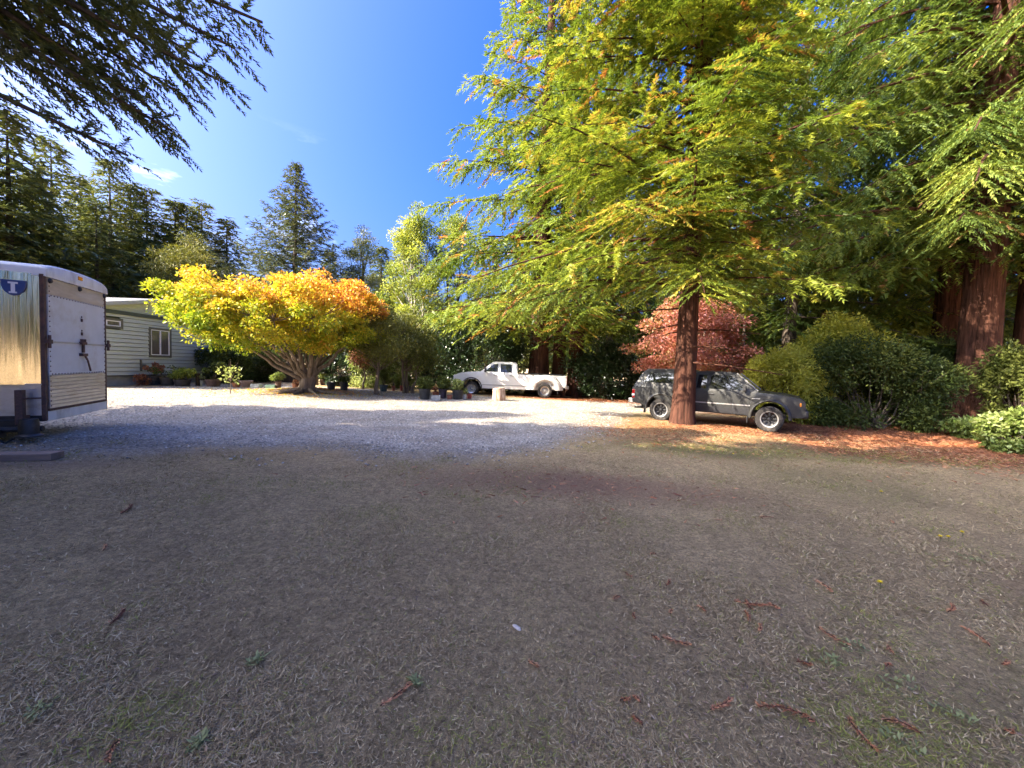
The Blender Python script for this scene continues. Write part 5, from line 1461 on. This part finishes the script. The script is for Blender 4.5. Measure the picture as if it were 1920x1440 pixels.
# ------------------------------------------------------------------ pots along the drive
PR = np.random.default_rng(7)
def pot_mesh(g, w, h, square=False, taper=0.78):
    r = w / 2
    if square:
        for (dx, dy, sx, sy) in ((-1, 0, 0.03, 1), (1, 0, 0.03, 1), (0, -1, 1, 0.03), (0, 1, 1, 0.03)):
            g.box((dx * (r - 0.012), dy * (r - 0.012), h / 2), ((w if sx == 1 else 0.025) - (0.0 if sx != 1 else 0.05), (w if sy == 1 else 0.025), h))
        g.box((0, 0, 0.02), (w - 0.06, w - 0.06, 0.03))
    else:
        g.lathe([(0, 0), (r * taper, 0), (r * 0.97, h * 0.86), (r * 1.03, h * 0.87), (r * 1.04, h), (r * 0.94, h), (r * 0.92, h * 0.85), (0, h * 0.84)], 20)
def potted(px, py, wpx, hpx, col, plant, lab, square=False, taper=0.78, name='potted_plant', cat='potted plant', group=None):
    q = ground_at(px, py)
    if q.x < -17.0: q.x = -16.9
    sc_ = q.y / F
    w, h = wpx * sc_, hpx * sc_
    root = thing(name, lab, cat, (q.x, q.y, gz(q.x, q.y) + 0.012), PR.uniform(0, 6), group)
    if square: root.rotation_euler.z = PR.uniform(-0.3, 0.3)
    g = Geo(); pot_mesh(g, w, h, square, taper)
    g.build('pot', M['pot_' + col], root, smooth=40)
    g = Geo(); g.lathe([(0, h * 0.9), (w * 0.45, h * 0.88)], 14); g.build('soil', M['soil'], root)
    if plant:
        mat_, pw, ph, n, lf, wd, tb, style = plant
        pw *= sc_; ph *= sc_
        lv = Leaves(); gs = Geo()
        if style == 'round':
            for k in range(9):
                a = PR.uniform(0, 6.28); rr = PR.uniform(0.1, 0.62) * pw / 2
                clump(PR, lv, (math.cos(a) * rr, math.sin(a) * rr, h + ph * PR.uniform(0.3, 0.75)), (pw * 0.24, pw * 0.24, ph * 0.28), n // 9, lf, wd, tb + PR.normal(0, 0.1), 0.12, topbias=0.4)
            sticks(gs, PR, (0, 0, h * 0.85), [(PR.normal(0, pw * 0.18), PR.normal(0, pw * 0.18), h + ph * 0.6) for _ in range(6)], 0.012)
        elif style == 'grass':
            m_ = n
            D = unit(np.stack([PR.normal(0, 0.5, m_), PR.normal(0, 0.5, m_), np.ones(m_)], 1))
            P = np.stack([PR.normal(0, w * 0.16, m_), PR.normal(0, w * 0.16, m_), np.full(m_, h * 0.85)], 1)
            lv.add(P, D, PR.normal(0, 1, (m_, 3)), ph * PR.uniform(0.5, 1.1, m_), wd, tb + PR.normal(0, 0.15, m_))
            clump(PR, lv, (0, 0, h + ph * 0.45), (pw * 0.45, pw * 0.45, ph * 0.4), n * 2, lf, wd * 1.5, tb, 0.15)
        else:
            tg = [(PR.normal(0, pw * 0.25), PR.normal(0, pw * 0.25), h + ph * PR.uniform(0.4, 1.0)) for _ in range(9)]
            sticks(gs, PR, (0, 0, h * 0.85), tg, 0.010)
            for c in tg: clump(PR, lv, c, (pw * 0.16, pw * 0.16, ph * 0.14), n // 9, lf, wd, tb + PR.normal(0, 0.1), 0.15)
        if gs.v: gs.build('stems', M['grey_bark'], root)
        lv.build('foliage', M[mat_], root)
    return root
POTS = [
    (287, 722, 23, 17, 'dark', ('rust_leaf', 30, 22, 900, 0.09, 0.05, 0.5, 'sparse'), 'dark tub with a red-leaved shrub under the house window'),
    (314, 723, 23, 15, 'dark', ('shrub_leaf', 30, 20, 260, 0.09, 0.045, 0.4, 'sparse'), 'dark tub with a spindly nearly bare plant, right of the red-leaved tub'),
    (342, 724, 27, 12, 'dark', ('lime_leaf', 42, 20, 2200, 0.09, 0.05, 0.5, 'round'), 'low dark tub with a dense rounded bright green plant'),
    (379, 724, 8, 10, 'white', ('pale_leaf', 8, 12, 120, 0.06, 0.03, 0.9, 'sparse'), 'small white pot with a white flower right of the rounded green plant'),
    (400, 725, 26, 13, 'brown', ('shrub_leaf', 34, 36, 1400, 0.09, 0.045, 0.55, 'sparse'), 'wide brown bowl with a loose green bush at the house corner'),
    (443, 726, 14, 8, 'orange', None, 'low orange tray right of the yellow sapling'),
    (461, 726, 23, 12, 'pink', None, 'empty pale pink bowl left of the maple', 0.55),
    (522, 728, 11, 12, 'brown', ('pale_leaf', 27, 19, 900, 0.09, 0.05, 0.55, 'round'), 'brown pot with a bright lime-leaved plant left of the maple trunk'),
    (555, 728, 14, 9, 'orange', ('rust_leaf', 14, 6, 200, 0.06, 0.03, 0.9, 'round'), 'orange pot close against the left of the maple trunk'),
    (607, 722, 14, 9, 'brown', ('shrub_leaf', 20, 12, 700, 0.09, 0.05, 0.8, 'round'), 'brown pot with a round green plant right of the maple trunk'),
    (621, 731, 16, 14, 'black', None, 'tall dark pot right of the maple trunk, without a plant'),
    (645, 732, 15, 15, 'black', ('shrub_leaf', 24, 10, 700, 0.09, 0.05, 0.5, 'round'), 'tall dark pot with a low green plant, midway between maple and clipped tree'),
    (719, 734, 15, 12, 'teal', ('shrub_leaf', 18, 30, 900, 0.09, 0.045, 0.6, 'sparse'), 'blue-green pot just right of the clipped tree trunk'),
    (738, 733, 7, 9, 'terracotta', ('pale_leaf', 12, 22, 350, 0.07, 0.04, 0.5, 'sparse'), 'slim terracotta pot behind the clipped trees, left of the reddish one'),
    (753, 733, 7, 10, 'red', ('shrub_leaf', 12, 24, 350, 0.07, 0.04, 0.7, 'sparse'), 'slim reddish pot behind the clipped trees, between terracotta and dark ones'),
    (766, 733, 9, 9, 'dark', ('shrub_leaf', 12, 20, 350, 0.07, 0.04, 0.5, 'sparse'), 'small dark pot behind the clipped trees, right of the reddish one'),
    (796, 749, 22, 20, 'black', ('shrub_leaf', 34, 26, 420, 0.11, 0.03, 0.6, 'grass'), 'large black tub with a grassy plant, leftmost of the cluster before the white pickup'),
    (817, 744, 13, 9, 'terracotta', ('rust_leaf', 14, 10, 250, 0.07, 0.03, 0.4, 'round'), 'terracotta pot behind the small square grey pot'),
    (830, 747, 16, 17, 'purple', ('shrub_leaf', 34, 24, 1600, 0.10, 0.05, 0.75, 'round'), 'dark purple pot with a full green plant in front of the white pickup nose'),
    (843, 749, 11, 8, 'terracotta', None, 'small terracotta pot between the purple pot and the big dark tub'),
    (858, 749, 21, 17, 'black', ('pale_leaf', 30, 22, 1100, 0.09, 0.05, 0.7, 'round'), 'big dark tub with pale flecked leaves at the white pickup front wheel'),
    (880, 748, 10, 9, 'red', None, 'small red pot at the right end of the cluster by the pickup wheel'),
]
for r_ in POTS:
    if r_[5] is None:
        potted(*r_[:5], None, r_[6], taper=(r_[7] if len(r_) > 7 else 0.78), name='plant_pot', cat='plant pot')
    else:
        potted(*r_[:7])
potted(817, 751, 16, 9, 'grey', None, 'small square grey planter in front of the terracotta pot', square=True, name='planter_box', cat='planter')
potted(481, 727, 15, 7, 'white', None, 'low white box planter right of the pale pink bowl', square=True, name='planter_box', cat='planter')
potted(509, 728, 16, 6, 'green', None, 'low pale green planter left of the lime-leaved pot', square=True, name='planter_box', cat='planter')
potted(263, 721, 22, 8, 'black', None, 'low black crate against the house foundation', square=True, name='crate', cat='crate')
potted(871, 749, 6, 9, 'white', ('pale_leaf', 12, 12, 200, 0.06, 0.035, 0.6, 'round'), 'tiny light pot with a sprig between the big dark tub and the small red pot')
q = ground_at(236, 722)
bush('shrub', 'small red-leaved shrub at the foot of the house foundation', 'shrub', (max(q.x, -16.9), q.y, gz(q.x, q.y)), PR, (0.3, 0.3, 0.45), 700, M['rust_leaf'], 0.08, 0.04, 0.4, 0.15, lumps=7, stem=0.008)
q = ground_at(371, 724)
g = Geo(); g.box((0, 0, 0.28), (0.13, 0.13, 0.60)); g.box((0, 0, 0.595), (0.17, 0.17, 0.04)); o = g.build('garden_post', M['fence_wood'], None, bevel=0.01); o.location = (max(q.x, -16.9), q.y, gz(q.x, q.y))
tag(o, 'short dark square post among the pots by the house', 'post')
# sapling with yellow leaves on the gravel
q = ground_at(431, 739)
sap = thing('sapling', 'thin sapling with a few pale yellow leaves on the open gravel left of the maple', 'sapling', (q.x, q.y, q.z))
g = Geo(); lv = Leaves()
pts = [(0, 0, -0.05), (0.04, 0, 0.25), (0.02, 0.02, 0.55), (0.05, 0, 0.85), (0.02, 0, 1.1)]
g.tube(pts, [0.022, 0.018, 0.014, 0.01, 0.005], 6)
tg = [(PR.normal(0, 0.26), PR.normal(0, 0.2), PR.uniform(0.5, 1.1)) for _ in range(14)]
sticks(g, PR, pts[2], tg, 0.008)
for c in tg: clump(PR, lv, c, (0.10, 0.10, 0.08), 9, 0.13, 0.07, 0.75, 0.15)
for k in range(5): sticks(g, PR, pts[3], [(PR.normal(0, 0.12), PR.normal(0, 0.1), PR.uniform(1.2, 1.45))], 0.006)
g.build('stem', M['maple_bark'], sap); lv.build('foliage', M['pale_leaf'], sap)

# ------------------------------------------------------------------ stumps and edging logs
def wood_end():
    m, nt, b = mat_new('split_log')
    n = noise_node(nt, 7, 5, 0.7, stretch=(1, 1, 0.18))
    r = ramp_node(nt, [(0.35, (0.13, 0.06, 0.035)), (0.5, (0.40, 0.25, 0.17)), (0.62, (0.62, 0.50, 0.40))], n.outputs['Fac'])
    nt.links.new(r.outputs['Color'], b.inputs['Base Color']); b.inputs['Roughness'].default_value = 0.9
    bp = nt.nodes.new('ShaderNodeBump'); bp.inputs['Strength'].default_value = 0.7; bp.inputs['Distance'].default_value = 0.04
    nt.links.new(n.outputs['Fac'], bp.inputs['Height']); nt.links.new(bp.outputs['Normal'], b.inputs['Normal'])
    return m
M['split_log'] = wood_end()
def stump(px, py, wpx, hpx, lab, mat, flare=0.15, Y=None):
    q = ground_at(px, py); s_ = q.y / F
    g = Geo(); r = wpx * s_ / 2; h = hpx * s_
    ph = PR.uniform(0, 6)
    zs = np.linspace(0, 1, 7)
    g.tube([(0.02 * math.sin(4 * z), 0, z * h - 0.03) for z in zs], [r * (1 + flare * (1 - z)) for z in zs], 22, flute=lambda a, i: 1 + 0.07 * math.sin(5 * a + ph) + 0.05 * math.sin(11 * a))
    o = g.build('tree_stump', M[mat], None, smooth=45, bevel=0.012); o.location = (q.x, q.y, q.z)
    tag(o, lab, 'stump')
stump(935, 751, 22, 25, 'sawn pale log standing on end in front of the white pickup door', 'split_log')
stump(1078, 746, 9, 10, 'small dark stump below the white pickup tailgate', 'redwood_bark')
stump(1102, 745, 11, 11, 'brown sawn stump right of the white pickup tailgate', 'redwood_bark')
stump(1127, 746, 6, 12, 'thin pinkish cut stump at the edge of the drive', 'split_log')
stump(1054, 745, 8, 9, 'small stump behind the white pickup rear wheel', 'redwood_bark')
stump(591, 722, 9, 18, 'short thick cut trunk just right of the maple trunk', 'maple_bark')
# ------------------------------------------------------------------ ground cover and litter
GRN = np.random.default_rng(900)
def scatter(n, rmin, rmax, rng, amax=72):
    """points thinning with distance from where the photographer stands"""
    r = rmin * (rmax / rmin) ** rng.random(n)
    a = np.radians(rng.uniform(-amax, amax, n))
    return np.sin(a) * r, np.cos(a) * r, r
def grass():
    rng = GRN
    lv = Leaves()
    x, y, r = scatter(660000, 1.0, 15.0, rng)
    ing = in_poly(x + rng.normal(0, 0.4, len(x)), y - 0.45 + rng.normal(0, 0.4, len(x)), GR)
    pat = vnoise(x, y, 0.55, 3)
    soilm = np.maximum(blob(x, y, 0.6, 5.4, 2.6, 0.9), 0.8 * blob(x, y, 2.2, 5.2, 1.6, 0.8))
    keep = (~ing) & (rng.random(len(x)) < np.clip(0.45 + 3.2 * (pat - 0.46) + 1.2 * (vnoise(x + 9, y + 70, 2.2, 2) - 0.5), 0.26, 1) * (1 - 0.75 * soilm))
    x, y, r, pat = x[keep], y[keep], r[keep], pat[keep]
    n = len(x)
    z = hz(x, y) + 0.012 * (vnoise(x, y, 0.5, 2) - 0.5)
    lie = rng.uniform(0.05, 0.9, n) ** 1.5
    a = rng.uniform(0, 6.28, n)
    D = np.stack([np.cos(a), np.sin(a), lie], 1)
    P = np.stack([x, y, z + rng.uniform(-0.002, 0.012, n)], 1)
    S = np.stack([-np.sin(a), np.cos(a), rng.normal(0, 0.5, n)], 1)
    L = rng.uniform(0.010, 0.042, n) * (0.8 + 0.10 * r) * (0.6 + 0.9 * pat)
    W = 0.0026 * (0.7 + 0.28 * r) * rng.uniform(0.6, 1.5, n)
    T = rng.normal(0.36, 0.22, n)
    gp = vnoise(x + 40, y + 40, 0.8, 3)
    gm = 0.6 * np.clip((gp - 0.58) * 6, 0, 1) + 0.8 * blob(x, y, 6.5, 8.3, 6.5, 0.9) + 0.2 * blob(x, y, 3.2, 1.6, 1.4, 0.9) + 0.3 * blob(x, y, 5.4, 6.2, 2.2, 1.8)
    T = np.where(rng.random(n) < np.clip(gm + 0.10, 0, 0.85) * 0.75, rng.uniform(0.9, 1.0, n), np.clip(T, 0, 0.82))
    lv.add(P, D, S, L, W, T)
    tag(lv.build('dry_grass', M['straw'], None, tri=True), 'short dry trampled grass over the foreground lawn', 'grass', kind='stuff')
grass()
def stones():
    rng = GRN
    n = 27000
    x = rng.uniform(-17, 8, n); y = 5.0 + 16 * rng.random(n) ** 1.7
    wxx = vnoise(x, y, 0.9, 4) - 0.5; wyy = vnoise(x + 50, y + 9, 0.9, 4) - 0.5
    ing = in_poly(x + wxx * 1.6 + rng.normal(0, 0.35, n), y + wyy * 1.6 + rng.normal(0, 0.4, n), GR)
    x, y = x[ing], y[ing]; n = len(x)
    z = hz(x, y) + 0.012 * (vnoise(x, y, 0.5, 2) - 0.5) + 0.016
    s = rng.uniform(0.010, 0.026, n) * (0.85 + y * 0.02)
    oct_ = np.array([[1, 0, 0], [-1, 0, 0], [0, 1, 0], [0, -1, 0], [0, 0, 0.8], [0, 0, -0.5]], float)
    a = rng.uniform(0, 6.28, n); c, sn = np.cos(a), np.sin(a)
    J = oct_[None] * rng.uniform(0.6, 1.2, (n, 6, 1))
    V = np.empty((n, 6, 3))
    V[..., 0] = (J[..., 0] * c[:, None] - J[..., 1] * sn[:, None]) * s[:, None] * 1.3 + x[:, None]
    V[..., 1] = (J[..., 0] * sn[:, None] + J[..., 1] * c[:, None]) * s[:, None] + y[:, None]
    V[..., 2] = J[..., 2] * s[:, None] + z[:, None] + 0.002
    T = np.array([[0, 2, 4], [2, 1, 4], [1, 3, 4], [3, 0, 4], [2, 0, 5], [1, 2, 5], [3, 1, 5], [0, 3, 5]])
    fi = (np.arange(n)[:, None, None] * 6 + T[None]).reshape(-1)
    me = bpy.data.meshes.new('gravel_stones')
    me.vertices.add(6 * n); me.vertices.foreach_set('co', V.reshape(-1).astype(np.float32))
    me.loops.add(len(fi)); me.loops.foreach_set('vertex_index', fi.astype(np.int32))
    me.polygons.add(len(fi) // 3); me.polygons.foreach_set('loop_start', np.arange(0, len(fi), 3, dtype=np.int32))
    me.update(calc_edges=True)
    at_ = me.attributes.new('tint', 'FLOAT', 'FACE')
    at_.data.foreach_set('value', np.repeat(rng.random(n), 8).astype(np.float32))
    m, nt, b = mat_new('loose_stone')
    aa = nt.nodes.new('ShaderNodeAttribute'); aa.attribute_name = 'tint'
    r_ = ramp_node(nt, [(0.0, (0.16, 0.145, 0.13)), (0.5, (0.35, 0.32, 0.28)), (1.0, (0.62, 0.56, 0.48))], aa.outputs['Fac'])
    nt.links.new(r_.outputs['Color'], b.inputs['Base Color']); b.inputs['Roughness'].default_value = 0.85
    me.materials.append(m)
    tag(link('gravel_stones', me), 'loose pale stones strewn over the gravel drive', 'gravel', kind='stuff')
stones()
def needles():
    rng = GRN
    lv = Leaves()
    for (cx_, cy_, rx_, ry_, n) in [(6.4, 11.9, 1.8, 1.2, 4000), (11.5, 10.2, 5.0, 3.0, 22000), (17, 12, 4, 4, 6000), (-9.4, 18.2, 2.6, 1.2, 2500), (4.5, 21.2, 5, 1.4, 5000), (3.8, 11.0, 2.4, 2.8, 5000), (0.8, 5.3, 2.8, 1.0, 500)]:
        u = rng.normal(0, 0.5, n); v = rng.normal(0, 0.5, n)
        x = cx_ + u * rx_; y = cy_ + v * ry_
        a = rng.uniform(0, 6.28, n)
        P = np.stack([x, y, hz(x, y) + rng.uniform(0.0, 0.02, n)], 1)
        D = np.stack([np.cos(a), np.sin(a), rng.uniform(-0.05, 0.35, n)], 1)
        lv.add(P, D, rng.normal(0, 1, (n, 3)) * np.array([1, 1, 0.4]), rng.uniform(0.04, 0.14, n), rng.uniform(0.008, 0.022, n), rng.random(n))
    tag(lv.build('needle_litter', M['rust_leaf'], None, tri=True), 'rust-red fallen redwood needles around the trunks', 'leaf litter', kind='stuff')
needles()

def debris():
    rng = GRN
    lv = Leaves()
    n = 9000
    x, y, r = scatter(n, 1.1, 13.0, rng)
    k = (~in_poly(x, y, GR)) & (vnoise(x + 3, y + 21, 0.7, 2) > 0.42)
    x, y, r = x[k], y[k], r[k]; n = len(x)
    a = rng.uniform(0, 6.28, n)
    P = np.stack([x, y, hz(x, y) + rng.uniform(0.004, 0.02, n)], 1)
    D = np.stack([np.cos(a), np.sin(a), rng.uniform(-0.1, 0.4, n)], 1)
    S = np.stack([-np.sin(a), np.cos(a), rng.normal(0, 0.4, n)], 1)
    lv.add(P, D, S, rng.uniform(0.010, 0.04, n) * (0.8 + 0.06 * r), rng.uniform(0.003, 0.011, n), rng.random(n) ** 1.4)
    tag(lv.build('lawn_debris', M['bark_bit'], None), 'small bark chips and leaf bits strewn over the lawn', 'debris', kind='stuff')
M['bark_bit'] = leaf_mat('bark_bit', [(0.0, (0.07, 0.045, 0.03)), (0.4, (0.20, 0.12, 0.07)), (0.75, (0.34, 0.23, 0.14)), (1.0, (0.46, 0.34, 0.22))], trans=0.05)
debris()

# single fallen sprigs on the lawn, each a twig feathered with dead needles
def sprig(px, py, Lpx, lab, tint=0.6, ang=None, kind='sprig', group=None, bend=0.2):
    rng = GRN
    q = ground_at(px, py); s_ = q.y / F
    L = max(0.04, 0.85 * Lpx * s_)
    a = rng.uniform(0, 6.28) if ang is None else ang
    root = thing('fallen_sprig', lab, 'twig', (q.x, q.y, q.z + 0.006), a, group)
    g = Geo(); ts = np.linspace(0, 1, 6)
    pts = [((t - 0.5) * L, bend * L * (t * t - t) * 2, 0.008 + 0.012 * math.sin(3.1 * t)) for t in ts]
    g.tube(pts, [0.0032] * 6, 5); g.build('stem', M['redwood_bark'], root)
    lv = Leaves(); n = int(30 + 500 * L)
    t = rng.random(n)
    P = np.stack([(t - 0.5) * L, bend * L * (t * t - t) * 2, 0.010 + rng.uniform(-0.004, 0.012, n)], 1)
    sd = np.where(rng.random(n) < 0.5, -1, 1)
    D = np.stack([np.full(n, 0.75), sd * 0.55, rng.uniform(-0.1, 0.3, n)], 1)
    lv.add(P, D, np.stack([np.zeros(n), np.zeros(n), np.ones(n)], 1) * 0.3 + rng.normal(0, 0.5, (n, 3)), rng.uniform(0.012, 0.032, n) * (0.6 + L * 2), rng.uniform(0.003, 0.006, n), np.clip(tint + rng.normal(0, 0.2, n), 0, 1))
    lv.build('needles', M['rust_leaf'], root)
SP = [(218, 1166, 55, 'dark rust clump of dead needles on the left of the lawn', 0.2), (740, 1312, 75, 'long curved orange-brown sprig low in the middle of the lawn', 0.75), (1475, 1345, 110, 'longest red-brown dead sprig on the lawn, low on the right', 0.5), (1350, 1325, 70, 'red-brown sprig left of the longest dead sprig', 0.6), (1405, 1136, 70, 'rusty fan-shaped dead sprig right of centre', 0.45), (1400, 1162, 40, 'short curled rusty sprig just below the fan-shaped one', 0.5), (1265, 1208, 60, 'pale pinkish dead sprig right of centre', 0.8), (215, 1417, 60, 'orange-brown sprig at the bottom left of the lawn', 0.8), (1000, 1252, 28, 'short pale sprig near the small flat stone', 0.9), (1690, 1368, 65, 'straight orange sprig near the bottom right', 0.8), (1612, 1385, 80, 'thin rusty sprig near the bottom right, left of the straight orange one', 0.5), (1780, 1144, 50, 'orange-brown sprig near the right edge', 0.7), (1845, 1135, 25, 'small dark rust sprig near the right edge', 0.3), (1830, 1200, 60, 'slender orange sprig near the right edge, below the orange-brown one', 0.8), (1560, 1198, 60, 'pale sprig beside the green weeds on the right', 0.9), (1545, 1105, 50, 'pale straight sprig above the green weeds', 0.9), (235, 958, 60, 'flat dark twig heap on the left of the lawn', 0.15), (195, 1032, 28, 'small orange dead leaf cluster on the left of the lawn', 0.9), (1225, 1043, 14, 'tiny orange sprig right of centre, far off', 0.9)]
for (px, py, L, lab, t) in SP: sprig(px, py, L, lab, t)
rr_ = random.Random(12)
for i in range(20):
    px = rr_.uniform(1150, 1900); py = rr_.uniform(960, 1400)
    sprig(px, py, rr_.uniform(14, 36), 'small brown dead sprig lying on the shaded lawn', rr_.uniform(0.3, 0.95), group='small dead sprigs on the lawn')

# green weeds and yellow flowers
def weed(px, py, wpx, lab):
    rng = GRN
    q = ground_at(px, py); w = wpx * q.y / F
    root = thing('weed', lab, 'weed', (q.x, q.y, q.z + 0.004), rng.uniform(0, 6))
    lv = Leaves(); n = 46
    a = rng.uniform(0, 6.28, n); r = w / 2 * np.sqrt(rng.random(n))
    P = np.stack([np.cos(a) * r, np.sin(a) * r * 0.6, rng.uniform(0.004, 0.02, n)], 1)
    b = rng.uniform(0, 6.28, n)
    D = np.stack([np.cos(b), np.sin(b), rng.uniform(0.05, 0.6, n)], 1)
    lv.add(P, D, np.stack([-np.sin(b), np.cos(b), rng.normal(0, 0.25, n)], 1), rng.uniform(0.012, 0.045, n), rng.uniform(0.006, 0.016, n), rng.uniform(0, 0.6, n))
    lv.build('leaves', M['weed_leaf'], root)
M['weed_leaf'] = leaf_mat('weed_leaf', [(0.0, (0.13, 0.14, 0.045)), (0.5, (0.24, 0.25, 0.09)), (1.0, (0.36, 0.36, 0.17))], trans=0.2)
for (px, py, w, lab) in [(1600, 1222, 60, 'largest green weed patch on the right of the lawn'), (1690, 1295, 90, 'spreading green weed patch at lower right'), (1790, 1345, 60, 'green weed patch at the lower right corner'), (1815, 1050, 45, 'green weed near the yellow flowers'), (1560, 1245, 40, 'small green weed left of the largest patch'), (1690, 1405, 70, 'bottom green weed patch beside the straight orange sprig'), (780, 1285, 22, 'small green weed above the curved orange sprig'), (70, 1350, 60, 'grey-green weed at the lower left'), (370, 1402, 34, 'grey-green weed low on the left'), (480, 1245, 26, 'pale green weed left of centre')]:
    weed(px, py, w, lab)
def flower(px, py, lab):
    q = ground_at(px, py + 4)
    root = thing('yellow_flower', lab, 'flower', (q.x, q.y, q.z))
    g = Geo(); g.tube([(0, 0, -0.01), (0.005, 0, 0.03), (0, 0.004, 0.05)], [0.0025] * 3, 5); g.build('stem', M['weed_leaf'], root)
    lv = Leaves(); n = 26
    a = np.arange(n) * 2.4
    e = np.linspace(0.1, 1.2, n)
    D = np.stack([np.cos(a), np.sin(a), e], 1)
    lv.add(np.tile(np.array([[0, 0.004, 0.05]]), (n, 1)), D, np.stack([-np.sin(a), np.cos(a), np.zeros(n)], 1), 0.026, 0.009, 0.5)
    lv.build('petals', M['petal'], root)
M['petal'] = leaf_mat('petal', [(0.0, (0.75, 0.55, 0.01)), (1.0, (0.85, 0.65, 0.02))], trans=0.2)
for (px, py, lab) in [(1763, 1012, 'largest yellow flower on the lawn, left of a close pair'), (1778, 1013, 'yellow flower close right of the largest one'), (1804, 1003, 'yellow flower apart on the right of the pair'), (1650, 1102, 'single yellow flower left of the weeds'), (1375, 852, 'far small yellow flower right of centre, near the sunlit edge'), (1652, 925, 'small yellow flower far right, half way to the trees')]:
    flower(px, py, lab)
q = ground_at(968, 1180)
g = Geo(); g.tube([(-0.03, 0, 0.008), (-0.015, 0, 0.012), (0.02, 0.004, 0.012), (0.034, 0.004, 0.006)], [0.008, 0.015, 0.016, 0.007], 9)
o = g.build('flat_stone', paint('pale_stone', (0.42, 0.36, 0.30), 0.9, var=0.2, scale=40), None, smooth=40); o.location = q; o.rotation_euler = (0, 0, -0.9); o.scale = (1, 1, 0.6)
tag(o, 'small flat pale stone in the middle of the lawn', 'stone')
